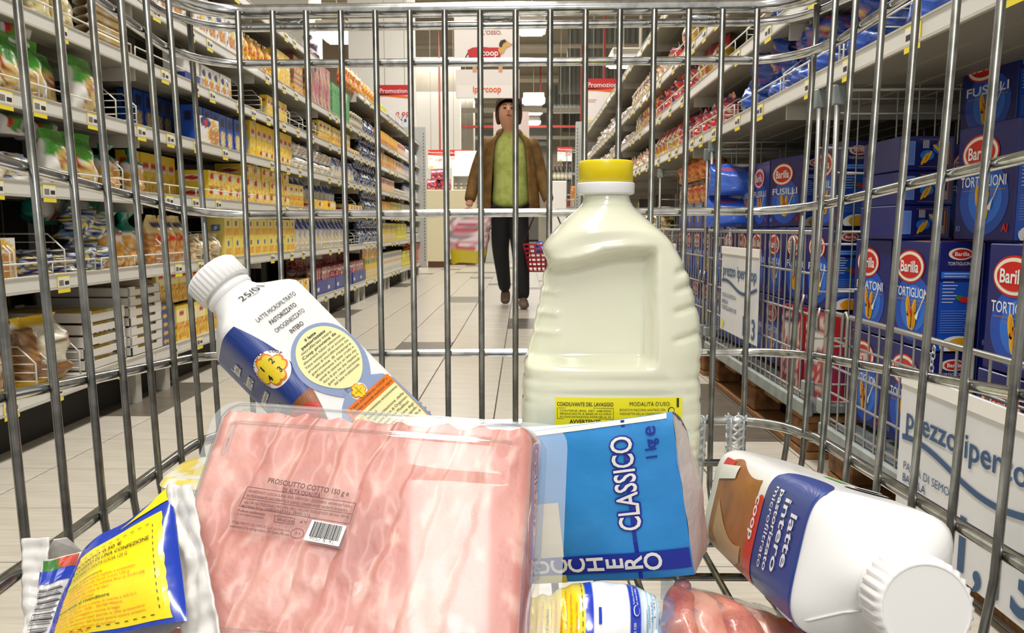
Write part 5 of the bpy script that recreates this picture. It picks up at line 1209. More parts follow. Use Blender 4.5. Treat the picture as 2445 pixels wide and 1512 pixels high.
P = Print(jfront, eps=.0004); x0, x1, z0, z1 = jx(1322, 980), jx(1612, 980), jz(1130), jz(943)
P.rect(x0, z0, x1, z1, YLB, 1, 12, 6)
P.text('COADIUVANTE DEL LAVAGGIO', jx(1326, 958), jz(962), .0042, K, align='l', bold=.02, width=jx(1454, 958)-jx(1326, 958), lift=2)
P.text('MODALITÀ D\'USO:', jx(1490, 958), jz(961), .0042, K, align='l', bold=.02, width=jx(1584, 958)-jx(1490, 958), lift=2)
bx0, bx1, bz0, bz1 = jx(1327, 980), jx(1454, 980), jz(992), jz(967); P.line([(bx0, bz0), (bx1, bz0), (bx1, bz1), (bx0, bz1), (bx0, bz0)], .0003, K, 2)
for k, t in enumerate(('CONTIENE (REG. DET. 648/2004)', 'SBIANCANTE A BASE DI CLORO', 'IN CONCENTRAZIONE INFERIORE AL 5%')): P.text(t, (bx0+bx1)/2, jz(975+7.2*k), .0021, K, width=(bx1-bx0)*.92, lift=2)
for k, t in enumerate(('BUCATO IN MACCHINA LAVATRICE CON', 'VASCHETTA DELLA CANDEGGINA:')): P.text(t, jx(1468, 980), jz(973+9*k), .0026, K, align='l', width=jx((1572, 1568)[k], 980)-jx(1468, 980), lift=2)
P.text('AVVERTENZE', jx(1390, 1000), jz(1002), .004, K, bold=.02, width=jx(1430, 980)-jx(1360, 980), lift=2); P.text('molto caldo', jx(1580, 1000), jz(994), .0028, K, lift=2)
P.oval(jx(1586, 972), jz(972), .0026, .0026, K, 2); P.oval(jx(1586, 972), jz(972), .002, .002, YLB, 3); P.rect(jx(1599, 950), jz(965), jx(1604, 950), jz(944), K, 2, 1, 1)
P.done('label', je, 'yellow printed label')
# ---------------- sleeve bottles of milk
WHB = mat('white_bottle', '#f3f2f0', .3, coat=.3); WCAP = mat('white_cap', '#efedea', .38); SLB = flat('#27408c', .3); SLN = flat('#1c2f78', .3); SLG = flat('#8f9fc4', .35); SCR = flat('#f3ecae', .4); SOR = flat('#ea7a1e', .4); SRD = flat('#d2352a', .35); SYE = flat('#f2d428', .4); BRP = mat('jug_picture', '#b5713c', .35, mix=(hexc('#8a4c24'), 45, .3, .65)); PIC2 = flat('#c9a27a', .4); GRNI = flat('#4ca64a', .5)
HS = .0355; NS = 5.0; NP = 96
_rs = []
for k in range(NP): a = 2*PI*k/NP; c, s = math.cos(a), math.sin(a); r = 1/((abs(c)**NS + abs(s)**NS)**(1/NS)); _rs.append((r*c, r*s))
_len = [0]
for k in range(NP): p, q = _rs[k], _rs[(k+1) % NP]; _len.append(_len[-1] + math.hypot(q[0]-p[0], q[1]-p[1]))
TOT = _len[-1]
def ring_at(t):   # t in units of half side, 0 = centre of the face whose outward normal is +x; positive counter-clockwise
    t = t % TOT; lo, hi = 0, NP
    while hi-lo > 1:
        mid = (lo+hi)//2
        if _len[mid] <= t: lo = mid
        else: hi = mid
    f = (t-_len[lo])/(_len[lo+1]-_len[lo]); p, q = _rs[lo], _rs[(lo+1) % NP]; return p[0]*(1-f)+q[0]*f, p[1]*(1-f)+q[1]*f
def prof(v):      # body scale and roundness along the height
    k = smooth(.186, .215, v); sc = 1 - .52*k - .0*v
    if v < .006: sc *= .93 + .07*v/.006
    return sc, k
def milk_S(face):
    """a: arc length from the middle of the chosen face, v: height"""
    fa = face*PI/2
    def S(a, v):
        sc, k = prof(v); x, y = ring_at(a/HS); L = math.hypot(x, y); x = x*(1-k) + x/L*k; y = y*(1-k) + y/L*k
        x *= HS*sc; y *= HS*sc; return Vector((x*math.cos(fa)-y*math.sin(fa), x*math.sin(fa)+y*math.cos(fa), v))
    return S
def milk_body(e):
    m = MB(); S = milk_S(0); T = TOT*HS
    m.grid(lambda u, v: S(u*T, .216*v), NP, 54, WHB, closed=True); m.add([S(k/48*T, 0) for k in range(48)], [list(range(48))[::-1]], WHB); m.obj('bottle_body', e)
    m = MB(); m.lathe([(.0168, .212), (.0185, .216), (.0185, .2185), (.0168, .2195), (.0168, .223)], WHB, 40); m.obj('neck_ring', e)
    m = MB(); n = 128; vs = []; fs = []
    pr = [(.0195, .2215), (.0200, .2225), (.0200, .2365), (.0190, .2385), (.0178, .2392), (.0176, .2388)]
    for r, z in pr:
        for k in range(n): rr_ = r*(1 + (.045 if (k % 4 < 2 and .2222 < z < .2375) else 0)); vs.append((rr_*math.cos(2*PI*k/n), rr_*math.sin(2*PI*k/n), z))
    for i in range(len(pr)-1):
        for k in range(n): fs.append((i*n+k, i*n+(k+1) % n, (i+1)*n+(k+1) % n, (i+1)*n+k))
    fs.append(list(range(n))[::-1]); m.add(vs, fs, WCAP, True)
    m.add([(.0177*math.cos(2*PI*k/48), .0177*math.sin(2*PI*k/48), .2389) for k in range(48)], [list(range(48))], WCAP); m.obj('cap', e)
def heart(P, cu, cv, ang, s, m_, lift):
    pts = []
    for k in range(24):
        t = 2*PI*k/24; x = .8*math.sin(t)**3; y = .65*math.cos(t) - .25*math.cos(2*t) - .1*math.cos(3*t) + .55
        X, Y = x*s, y*s; pts.append((cu + X*math.cos(ang)-Y*math.sin(ang), cv + X*math.sin(ang)+Y*math.cos(ang)))
    mu = sum(p[0] for p in pts)/24; mv = sum(p[1] for p in pts)/24
    P.blob(mu, mv, lambda a: (pts[int(round(a/(2*PI)*24)) % 24][0]-mu, pts[int(round(a/(2*PI)*24)) % 24][1]-mv), m_, lift, 24, 2)
def clover(P, cu, cv, s, rot=0, big=True):
    P.oval(cu, cv, s*1.42, s*1.42, WHI, 2, 0, 30, 3)
    for k, d in enumerate('1234'):
        a = rot + PI/4 - k*PI/2; aa = a
        heart(P, cu, cv, aa, s*1.05, SOR, 3); heart(P, cu + .05*s*-math.sin(aa), cv + .05*s*math.cos(aa), aa, s*.88, SYE, 4)
        if big: P.text(d, cu - math.sin(aa)*s*.62, cv + math.cos(aa)*s*.62 - s*.2, s*.62, K, rot=0, lift=5, bold=.03)
def arc_text(P, t, cu, cv, r, a0, a1, size, m_, lift=3):
    for k, ch in enumerate(t):
        a = a0 + (a1-a0)*k/max(1, len(t)-1)
        if ch != ' ': P.text(ch, cu + r*math.cos(a), cv + r*math.sin(a), size, m_, rot=a-PI/2, lift=lift, bold=.02)
def sleeve_text_face(e, S):
    P = Print(S, eps=.00035, h=5e-4)
    # blue field wrapping the neighbouring face, with its curved border
    pts_n = 22
    for k in range(pts_n):
        v0, v1 = .055 + .131*k/pts_n, .055 + .131*(k+1)/pts_n
        b = lambda v: -.0275 + .0115*math.sin(PI*max(0, min(1, (v-.09)/.098)))
        def seg(v): return b(v)
        vs = []; n = 56
        for v in (v0, v1): vs += [(-.106 + (seg(v)+.106)*q/n, v) for q in range(n+1)]
        P.raw(vs, [(q, q+1, n+1+q+1, n+1+q) for q in range(n)], SLB if v0 > .118 else BRP, 1)
    P.oval(-.054, .108, .032, .010, SRD, 2, 0, 48, 14)
    P.text('coop', -.05, .1045, .012, WHI, bold=.04, lift=3)
    for k, (t, w) in enumerate((('latte', .016), ('intero', .020), ('pastorizzato', .028), ('microfiltrato', .028))): P.text(t, -.062, .165-.0125*k - (.002 if k > 1 else 0), (.012, .012, .008, .008)[k], WHI, align='c', bold=.02, width=w, lift=3)
    # four title lines
    for k, (t, w) in enumerate((('LATTE MICROFILTRATO', .035), ('PASTORIZZATO', .0235), ('OMOGENEIZZATO', .0262), ('INTERO', .0115))): P.text(t, .004, .1775-.0068*k, .0046, K, width=w, lift=2, bold=.012)
    # grey-blue tree shape with the cream bubble
    def egg(ru, rv, tail):
        def f(a):
            c, s = math.cos(a), math.sin(a); k = 1 + tail*max(0, -s)**2
            return ru*c*(1 - .12*max(0, -s)**2), rv*s*k
        return f
    P.blob(.006, .127, egg(.0262, .0275, .25), SLG, 2, 44, 7)
    P.blob(.006, .128, egg(.0222, .0238, .12), SCR, 3, 44, 6)
    vs = []; n = 8; rows = [(.104, .012), (.100, .012), (.095, .020), (.088, .026), (.075, .028), (.055, .029), (.03, .029)]
    for v, hw in rows: vs += [(.006 - hw + 2*hw*q/n, v) for q in range(n+1)]
    P.raw(vs, [((r+1)*(n+1)+q, (r+1)*(n+1)+q+1, r*(n+1)+q+1, r*(n+1)+q) for r in range(len(rows)-1) for q in range(n)], SLG, 2)
    body = ('il latte', 'pastorizzato', 'microfiltrato intero', 'Coop proviene da', 'allevamenti italiani selezionati.', 'Viene sottoposto ad un accurato', 'processo di microfiltrazione che', 'permette di risanare', 'efficacemente il latte crudo e', 'quindi di ottenere un latte che', 'dura di più ma che rispetta il', 'gusto e i valori nutrizionali', 'del latte tradizionale.')
    wd = (.010, .022, .028, .031, .035, .037, .038, .037, .036, .035, .033, .030, .024)
    for k, t in enumerate(body): P.text(t, .006, .1465-.00305*k, .0029 if k < 4 else .0026, K, width=wd[k], lift=4, bold=.03 if k < 4 else .0)
    clover(P, .0035, .0965, .0045, 0, False)
    P.rect(-.014, .0845, .029, .0925, SOR, 3, 8, 2); P.rect(-.014, .035, .029, .0845, SOR, 3, 8, 8); P.rect(-.013, .036, .028, .0842, SCR, 4, 8, 8)
    P.text('Il latte microfiltrato COOP è', .0075, .0895, .0024, K, lift=5, width=.036); P.text('prodotto secondo esclusive regole', .0075, .0862, .0024, K, lift=5, width=.039)
    for k, (t, w) in enumerate((('La provenienza esclusivamente', .033), ('italiana', .009), ("L'alimentazione delle", .033), ('mucche priva di Organismi', .033), ('Geneticamente Modificati', .031), ("L'accurata selezione degli", .033), ('allevamenti e dei mangimifici', .033), ('La sicurezza ed il controllo di', .033), ('filiera produttiva e', .030), ('anche igienici', .018))): P.text(t, -.0065, .0805-.0034*k, .0028, K, align='l', width=w, lift=5, bold=.03 if k in (0, 2, 4) else 0)
    for k, v in enumerate((.0795, .0727)): heart(P, -.0102, v-.001, 0, .0030, SOR, 5); heart(P, -.0102, v-.0006, 0, .0023, SYE, 6); P.text('12'[k], -.0102, v-.0004, .0026, K, lift=7)
    for k, t in enumerate(('di calcio,', 'un ruolo', 'tempo e', 'nutrienti')): P.text(t, .0195, .0705-.0045*k, .0032, K, lift=5, bold=.02, align='l') if False else P.text(t, .031, .060-.0045*k, .0032, K, lift=5, align='l')
    # clover seal on the edge
    clover(P, -.029, .147, .0092, 0); arc_text(P, 'QUALITÀ SICURA COOP', -.029, .147, .0118, R(215), R(20), .0028, K)
    P.text('25/01', .002, .1975, .008, K, lift=2, width=.026) ; P.text('15:06:42', .002, .1955, .0022, K, lift=2)
    P.done('sleeve_print', e, 'printed sleeve with lettering and seal')
# leaning bottle on the left
A = aY(538, 690, .565); B_ = aY(922, 1080, .548)
ax = (A-B_).normalized(); org = A - ax*.222
b1 = empty('milk_bottle', org, label='white milk bottle leaning to the left with round text bubble and ribbed cap', cat='bottle')
toward = (EYE - A); toward = (toward - ax*toward.dot(ax)).normalized(); side = toward.cross(ax).normalized()   # side: rightwards with the cap up
side = -side if side.dot(Vector((1, 0, 0))) < 0 else side
psi = R(20); nf = toward*math.cos(psi) + side*math.sin(psi); tx = ax.cross(nf)
Mb = Matrix((nf, tx, ax)).transposed().to_4x4(); Mb.translation = org; b1.matrix_world = Mb
milk_body(b1); sleeve_text_face(b1, milk_S(0))
# lying bottle on the right, cap towards the camera
A = aY(2207, 1452, .335); B_ = aY(1822, 1214, .572); ax = (A-B_).normalized(); org = A - ax*.237
b2 = empty('milk_bottle', org, label='white milk bottle lying on its side with its ribbed cap facing the camera', cat='bottle')
up = Vector((0, 0, 1)); up = (up - ax*up.dot(ax)).normalized(); lf = up.cross(ax).normalized(); lf = -lf if lf.x > 0 else lf
roll = R(14); nf = lf*math.cos(roll) + up*math.sin(roll); tx = ax.cross(nf); Mb = Matrix((nf, tx, ax)).transposed().to_4x4(); Mb.translation = A - ax*.237*1.09; b2.matrix_world = Mb @ Matrix.Scale(1.09, 4)
milk_body(b2); S = milk_S(0); P = Print(S, eps=.00035, h=5e-4)
sg = 1 if tx.dot(up) > 0 else -1       # +1: increasing a climbs towards the top face
def Pv(a, v): return (a*sg, v)
def band(f0, f1, v0, v1, m_, lift, n=16, mm=12):
    vs = []; 
    for j in range(mm+1):
        v = v0 + (v1-v0)*j/mm
        for i in range(n+1): a = f0(v) + (f1(v)-f0(v))*i/n; vs.append(Pv(a, v))
    fs = [(j*(n+1)+i, j*(n+1)+i+1, (j+1)*(n+1)+i+1, (j+1)*(n+1)+i) for j in range(mm) for i in range(n)]
    if sg < 0: fs = [f[::-1] for f in fs]
    P.raw(vs, fs, m_, lift)
up_edge = lambda v: .030 + .016*math.sqrt(max(0, 1-((v-.155)/.034)**2))
band(lambda v: -.060, up_edge, .1215, .188, SLB, 1, 60, 24)
band(lambda v: -.034 + .0*v, lambda v: .018 - .03*((v-.118)/.02)**2, .108, .1225, SRD, 2, 40, 8)
band(lambda v: -.055, lambda v: .030 - .02*smooth(.06, .0, v) + .006*math.sin(v*50), .022, .1085, BRP, 1, 44, 20)
band(lambda v: -.012 - .02*math.sin((v-.02)*30), lambda v: .012 - .03*math.sin((v-.02)*24), .035, .100, PIC2, 2, 20, 16)
band(lambda v: .014 + .15*(v-.03), lambda v: .024 + .10*(v-.03), .022, .06, WHI, 3, 4, 6)
band(lambda v: .016, lambda v: .029, .022, .045, SRD, 2, 4, 4)
rt = 0
for k, (t, w, v) in enumerate((('latte', .028, .1685), ('intero', .039, .1555), ('pastorizzato', .044, .1445), ('microfiltrato', .045, .1355))):
    P.text(t, -.004, v, (.0125, .0125, .0085, .0085)[k], WHI, width=w, bold=.015, lift=3) if sg < 0 else P.text(t, -.004, v, (.0125, .0125, .0085, .0085)[k], WHI, width=w, bold=.015, lift=3)
P.text('coop', -.004, .1118, .0115, WHI, bold=.05, lift=4, width=.026)
# seal at the lower edge and print on the upper face
clover(P, *Pv(-.046, .135), .007); tf = .071*sg
P.oval(tf, .150, .0125, .0085, K, 1); P.oval(tf, .150, .0105, .0068, WHI, 2); P.oval(tf, .150, .0078, .0048, K, 3); P.oval(tf, .150, .0070, .0042, WHI, 4); P.text('CE', tf, .1475, .005, K, lift=5)
for k in range(4): P.line([(tf+sg*(.004+.005*k), .128-.01*k), (tf+sg*(.006+.005*k), .05)], .0007, (GREYM, SOR, K, GREYM)[k], 1)
P.rect(min(tf-sg*.004, tf+sg*.002), .095, max(tf-sg*.004, tf+sg*.002), .122, GRNI, 1, 2, 2)
P.rect(min(tf+sg*.008, tf+sg*.013), .045, max(tf+sg*.008, tf+sg*.013), .06, SRD, 1, 2, 2)
P.done('sleeve_print', b2, 'printed sleeve with blue band and lettering')
m = MB(); m.tube([Pv_ for Pv_ in [S(-.0315*sg, v)*1.012 + Vector((0, 0, v - S(-.0315*sg, v).z*1.012)) for v in (.165, .175, .185, .195, .205, .212)]], .0006, WHB, 6); m.obj('mould_seam', b2)
# ---------------- sugar packet
def sugar():
    TR, BR = aY(1602, 986, .462), aY(1657, 1380, .452); TL, BL = aY(1085, 1057, .505), aY(1100, 1405, .495)
    e = empty('sugar_packet', (BR.x, BR.y, BR.z), label='blue paper sugar packet lying on its side in front of the jug', cat='packet'); O = e.location.copy()
    f = bil(TL, TR, BR, BL); n = (TR-TL).cross(BL-TL).normalized(); n = n if n.dot(EYE-TR) > 0 else -n; D = .062
    PAP_B = mat('blue_sugar_paper', '#2b8fd6', .5, coat=.1, bump=(50, .25, .004), mix=(hexc('#2585cd'), 16, .4, .6)); PAP_K = mat('greyish_paper', '#d8cdc6', .7, bump=(60, .4, .004)); PAP_W = mat('white_paper_edge', '#f0eef0', .55)
    def F(u, v):
        b = .004*math.sin(PI*u)*math.sin(PI*v) - .003*((2*u-1)**8 + (2*v-1)**8) + .0012*noise.noise(Vector((u*6, v*5, 2)))
        return f(u, v) + n*b - O
    m = MB(); m.grid(F, 44, 32, PAP_B)
    def edge(p, d, k): return p - n*d
    TRb = aY(1641, 1030, .520); BRb = aY(1694, 1296, .514); TLb = TL - n*D; BLb = BL - n*D
    mid = aY(1692, 1292, .478)
    def right(u, v):
        a = Vector(F(1, v)) + O; b = TRb*(1-v) + BRb*v; w_ = a*(1-u) + b*u
        bulge = math.sin(PI*u)*math.sin(PI*v); return w_ + Vector((.004, 0, 0))*bulge*1.6 + Vector((.002, .002, 0))*noise.noise(Vector((u*5, v*5, 7))) - O
    m.grid(right, 12, 24, PAP_K)
    def topf(u, v): a = Vector(F(u, 0)) + O; b = TLb*(1-u) + TRb*u; return a*(1-v) + b*v + Vector((0, 0, .003))*math.sin(PI*v) - O
    m.grid(topf, 30, 8, PAP_W, flip=True)
    def botf(u, v): a = Vector(F(u, 1)) + O; b = BLb*(1-u) + BRb*u; return a*(1-v) + b*v - O
    m.grid(botf, 20, 6, PAP_B)
    def leftf(u, v): a = Vector(F(0, v)) + O; b = TLb*(1-v) + BLb*v; return a*(1-u) + b*u - O
    m.grid(leftf, 6, 20, PAP_B, flip=True)
    def backf(u, v): return bil(TLb, TRb, BRb, BLb)(u, v) - O
    m.grid(backf, 6, 6, PAP_B, flip=True); m.obj('packet_body', e)
    # print: picture column/row -> (u, v) of the face
    def uv(px, py):
        u, v = .8, .5
        for _ in range(12):
            p = f(u, v); d = ray(px, py); q = EYE + d*((p-EYE).dot(n)/d.dot(n)); du = f(min(1.5, u+.01), v)-p; dv = f(u, v+.01)-p
            r = q-p; u += .01*r.dot(du)/du.dot(du); v += .01*r.dot(dv)/dv.dot(dv)
        return u, v
    W_ = (TR-TL).length; H_ = (BR-TR).length
    P = Print(lambda a, b: F(a/W_, 1-b/H_), eps=.0004); NB = flat('#182e9c', .45); LT = flat('#f2efe8', .45); CR2 = flat('#e2d6b4', .5)
    def ab(px, py): u, v = uv(px, py); return u*W_, (1-v)*H_
    a0, b0 = ab(1500, 1365); a1, b1_ = ab(1500, 1318); hb = b1_-b0
    P.rect(.002, b0-.0, W_-.001, b1_, NB, 2, 24, 2)
    P.rect(.002, .0, ab(1350, 1360)[0], b0, mat('yellow_field', '#ddd04c', .5), 1.5, 6, 3); P.rect(.002, b1_, ab(1338, 1200)[0], b1_+.036, CR2, 1.5, 4, 4)
    lc = ab(1502, 1150)[0]; P.line([(lc, .001), (lc, H_*.25), (lc, H_*.5), (lc, H_*.75), (lc, H_-.001)], .0024, NB, 2.5)
    P.rect(.002, H_-.0035, ab(1588, 990)[0], H_-.0005, LT, 1.5, 20, 1)
    # CLASSICO reads upwards; each letter gets a dark edge
    ca, cb = ab(1534, 1262); _, ct = ab(1505, 1040)
    [P.text('CLASSICO', ca+.0009*math.cos(q*PI/4), (cb+ct)/2+.0009*math.sin(q*PI/4), .0185, NB, rot=PI/2, bold=.02, lift=3, width=(ct-cb)) for q in range(8)]; P.text('CLASSICO', ca-.0, (cb+ct)/2, .0185, LT, rot=PI/2, bold=.012, lift=5, width=(ct-cb))
    a_, bb = ab(1568, 1085); P.text('1 kg', a_, bb-.003, .0095, NB, rot=PI/2, bold=.03, lift=3, align='l', width=.013); P.text('e', a_+.001, ab(1550, 1030)[1], .013, NB, rot=PI/2, bold=.01, lift=3)
    for k, (ch, px_) in enumerate(zip('ZUCCHERO', (1258, 1302, 1345, 1387, 1432, 1479, 1524, 1570))):
        aa, bb = ab(px_+10, 1344); P.text(ch, aa, (b0+b1_)/2, .0145, LT, rot=PI/2, bold=.03, lift=4)
    P.done('packet_print', e, 'white and navy lettering')
sugar()
# ---------------- clear film material: mostly see-through with sharp reflections
def clear(name, tint=(1, 1, 1), k=.08, kmax=.5, rough=.08, milk=0.0):
    m = bpy.data.materials.new(name); m.use_nodes = True; nt = m.node_tree; nt.nodes.clear()
    o = nt.nodes.new('ShaderNodeOutputMaterial'); mx = nt.nodes.new('ShaderNodeMixShader'); tr = nt.nodes.new('ShaderNodeBsdfTransparent'); gl = nt.nodes.new('ShaderNodeBsdfGlossy'); fr = nt.nodes.new('ShaderNodeLayerWeight')
    tr.inputs[0].default_value = (*tint, 1); gl.inputs['Roughness'].default_value = rough; fr.inputs['Blend'].default_value = .25
    mr = nt.nodes.new('ShaderNodeMapRange'); mr.inputs['To Min'].default_value = k; mr.inputs['To Max'].default_value = kmax
    nt.links.new(fr.outputs['Fresnel'], mr.inputs[0]); nt.links.new(mr.outputs[0], mx.inputs[0]); nt.links.new(tr.outputs[0], mx.inputs[1]); nt.links.new(gl.outputs[0], mx.inputs[2])
    last = mx
    if milk:
        m2 = nt.nodes.new('ShaderNodeMixShader'); df = nt.nodes.new('ShaderNodeBsdfDiffuse'); df.inputs[0].default_value = (.86, .9, .94, 1); m2.inputs[0].default_value = milk
        nt.links.new(mx.outputs[0], m2.inputs[1]); nt.links.new(df.outputs[0], m2.inputs[2]); last = m2
    nt.links.new(last.outputs[0], o.inputs[0]); return m
CLR = clear('clear_tray_plastic', k=.008, kmax=.42, rough=.05, milk=.03); FLG = clear('clear_flange', tint=(.95, .97, 1), k=.06, kmax=.4, rough=.15, milk=.22); WRAP = clear('cling_film', k=.06, kmax=.5, rough=.12, milk=.05)
# ---------------- ham tray
TL, TR, BL = aY(522, 955, .462), aY(1357, 1016, .455), aY(200, 1530, .368)
S0, uv0, nn, ex, ey, W_, H_ = plane_from(TL, TR, BL); H_ = .20
he = empty('ham_tray', TL, label='clear plastic tray of folded pink ham slices leaning in the cart', cat='tray'); HO = Vector(he.location)
def inset(u, v, r): return smooth(0, r, min(u, W_-u))*smooth(0, r, min(v, H_-v))
m = MB()
def flange(s, t):
    u, v = W_*s, H_*t; c = .014   # rounded corners
    for (cu, cv, su, sv) in ((c, c, 1, 1), (W_-c, c, -1, 1), (c, H_-c, 1, -1), (W_-c, H_-c, -1, -1)):
        du, dv = (cu-u)*su, (cv-v)*sv
        if du > 0 and dv > 0:
            L = math.hypot(du, dv)
            if L > c: u = cu - su*du*c/L; v = cv - sv*dv*c/L
    return S0(u, v) - HO
m.grid(flange, 40, 40, FLG); m.obj('sealing_film', he)
FB_ = .012
def dome(u, v, off=0):   # outer height of the blister above the flange plane
    d = min(u-FB_*.6, W_-FB_-u, v-FB_*.4, H_-FB_-v)
    cu = min(u-FB_*.6, W_-FB_-u); cv = min(v-FB_*.4, H_-FB_-v); r = .020
    if cu < r and cv < r: d = r - math.hypot(r-max(0, cu), r-max(0, cv))
    h = .026*math.sin(PI/2*max(0, min(1, d/.013)))**.8 if d > 0 else 0
    def groove(v0, v1):
        return smooth(.022, .030, u)*(1-smooth(W_-.036, W_-.028, u))*smooth(v0, v0+.004, v)*(1-smooth(v1-.004, v1, v))
    h += .0035*groove(.026, .052) + .0035*groove(.135, .160)
    return max(0, h - off)
m = MB(); m.grid(lambda s, t: S0(FB_*.6+(W_-1.6*FB_)*s, FB_*.4+(H_-1.4*FB_)*t, dome(FB_*.6+(W_-1.6*FB_)*s, FB_*.4+(H_-1.4*FB_)*t)+.0006) - HO, 150, 120, CLR); m.obj('blister_lid', he)
HAMM = vmat('cooked_ham', .42, coat=.10, bump=(60, .6, .003), sss=.05)
hp = [hx('#c98478'), hx('#d89e92'), hx('#a8625a'), hx('#e8c0b2')]
def hamcol(u, v, sd):
    p = S0(u, v); n1 = noise.noise(Vector((u*26+sd, v*22, sd))); n2 = noise.noise(Vector((u*70, v*60+sd, 3))) + .5*noise.noise(Vector((u*170, v*110+sd, 8)))
    c = Vector(hp[0]); c = c.lerp(Vector(hp[1]), smooth(-.1, .45, n1)); c = c.lerp(Vector(hp[2]), smooth(.1, .6, -n1)*.6); c = c.lerp(Vector(hp[3]), smooth(.25, .6, n2)*.6)
    return tuple(c)
NSL = 8
for k in range(NSL):
    a0 = .013 + (W_-.05)*k/NSL if k else .012; a1 = min(W_-.016, a0 + (W_-.03)/NSL*1.75) if k < NSL-1 else W_-.014
    last = k == NSL-1; sd = k*3.1
    def hs(s, t, a0=a0, a1=a1, sd=sd, last=last, k=k):
        v = .016 + .006*abs(noise.noise(Vector((sd, 3, 1))))*(1-t) + (H_-.034)*t + .003*noise.noise(Vector((s*3, sd, 5)))*(1-t); lean = .020*(1-t)**1.5*1.0 - .012*t
        e0 = a0 + lean*(k > 0)*.8 + .006*noise.noise(Vector((v*22, sd, 0))) + .0025*noise.noise(Vector((v*90, sd, 3))); u = e0 + (a1-e0)*s; u = min(u, W_-.016)
        lim = dome(u, v, .0018)
        ramp = (.86 + .14*smooth(0, .12, s)) * (1 - .10*(1-smooth(0, .05, t)))
        h = (.0222 - .0030*s*(not last))*ramp + .0011*noise.noise(Vector((u*45, v*40, sd))) + .0008*noise.noise(Vector((u*110, v*90, sd)))
        # rolled lip where the slice folds over its neighbour
        h += .0006*math.exp(-(s/.05)**2)*(k > 0)
        if k == 0: pass
        return S0(u, v, max(.001, min(lim, h + .00035*k))) - HO
    def hc(s, t, sd=sd, k=k):
        c = Vector(hamcol(s*.05 + k*.024, t*H_, sd)); rim = math.exp(-(s/.05)**2)*(k > 0)
        return tuple(c.lerp(Vector(hx('#f1cdc0')), .65*rim))
    m = MB(); m.grid(hs, 30 if not last else 20, 60, HAMM, cf=hc); m.obj('ham_slice', he)
m = MB(); m.grid(lambda s, t: S0(.014+(W_-.03)*s, .016+(H_-.034)*t, max(.0008, min(dome(.014+(W_-.03)*s, .016+(H_-.034)*t, .002), .016))) - HO, 60, 50, HAMM, cf=lambda s, t: hamcol(s*W_, t*H_, 9)); m.obj('ham_base', he)
P = Print(lambda u, v: S0(u, -v, .0262+.0002) - HO, eps=.0002)
def hb(px, py):
    d = ray(px, py); q0 = S0(0, 0, .0264); t = (q0-EYE).dot(nn)/d.dot(nn); p = EYE + d*t - q0; return p.dot(ex), -p.dot(ey)
K2 = flat('#4c3030', .5)
LBT = clear('label_tint', tint=(.93, .86, .84), k=.02, kmax=.1, rough=.3, milk=.06)
q = [hb(*p) for p in ((605, 1130), (862, 1170), (818, 1312), (528, 1262))]; P.raw([q[3], q[2], q[1], q[0]], [(0, 1, 2, 3)], LBT, .5)
def slope(a, b): p, q_ = hb(*a), hb(*b); return p, q_, math.atan2(q_[1]-p[1], q_[0]-p[0]), math.hypot(q_[0]-p[0], q_[1]-p[1])
def tx_(t, a, b, size, bold=.01, mt=K2, sh=0):
    p, q_, r, L = slope(a, b); P.text(t, p[0], p[1], size, mt, rot=r, align='l', bold=bold, lift=2, width=L, shear=sh)
tx_('PROSCIUTTO COTTO 150 g e', (638, 1153), (832, 1186), .0040, .03)
tx_('DI ALTA QUALITÀ', (674, 1175), (764, 1190), .0034, .02)
for (t, a, b) in (('INGREDIENTI: COSCIA SUINA, SALE, DESTROSIO, ZUCCHERO, AROMI NATURALI,', (593, 1176), (840, 1214)), ('ANTIOSSIDANTE (ASCORBATO DI SODIO), CONSERVANTE (NITRITO DI SODIO).', (588, 1187), (830, 1224)), ('VALORI NUTRIZIONALI MEDI PER 100 g : VALORE ENERGETICO 200 kcal - 854 kJ', (582, 1203), (832, 1238)), ('PROTEINE 20,5 g - CARBOIDRATI 0,5 g - GRASSI 12,5 g', (575, 1212), (740, 1234)), ('Prodotto confezionato', (567, 1222), (632, 1232)), ('in atmosfera protettiva.', (565, 1230), (630, 1240)), ('STABILIMENTO SALUMIFICIO S.p.A. prodotto nello', (553, 1250), (692, 1272)), ('stabilimento di Via dell\'Agricoltura, 210 Vignate (MI) Italia', (548, 1259), (690, 1281)), ('800-832670', (661, 1244), (700, 1250)), ('-4 °C', (714, 1250), (733, 1253))): tx_(t, a, b, .0021, .012)
def box_(pts, w=.0003):
    q_ = [hb(*p) for p in pts]; P.line(q_ + [q_[0]], w, K2, 2)
box_(((592, 1163), (850, 1203), (835, 1252), (572, 1210))); P.line([hb(580, 1190), hb(843, 1229)], .0003, K2, 2); box_(((656, 1232), (704, 1239), (702, 1253), (655, 1247)))
oc = hb(710, 1275); P.line([(oc[0]+.0034*math.cos(q*PI/12), oc[1]+.0025*math.sin(q*PI/12)) for q in range(25)], .0003, K2, 2); tx_('IT 9', (704, 1277), (716, 1279), .0018)
q = [hb(*p) for p in ((746, 1242), (828, 1257), (809, 1306), (724, 1290))]; P.raw([q[3], q[2], q[1], q[0]], [(0, 1, 2, 3)], mat('barcode_white', '#f4eeea', .4), 2)
bw = (3, 1, 2, 1, 1, 3, 1, 2, 2, 1, 1, 1, 3, 2, 1, 1, 2, 1, 3, 1, 1, 2, 1, 1); tot = sum(bw) + len(bw); x = 0
def lerp2(a, b, t): return (a[0]+(b[0]-a[0])*t, a[1]+(b[1]-a[1])*t)
bt0, bt1, bb0, bb1 = hb(752, 1246), hb(820, 1258), hb(738, 1281), hb(808, 1294)
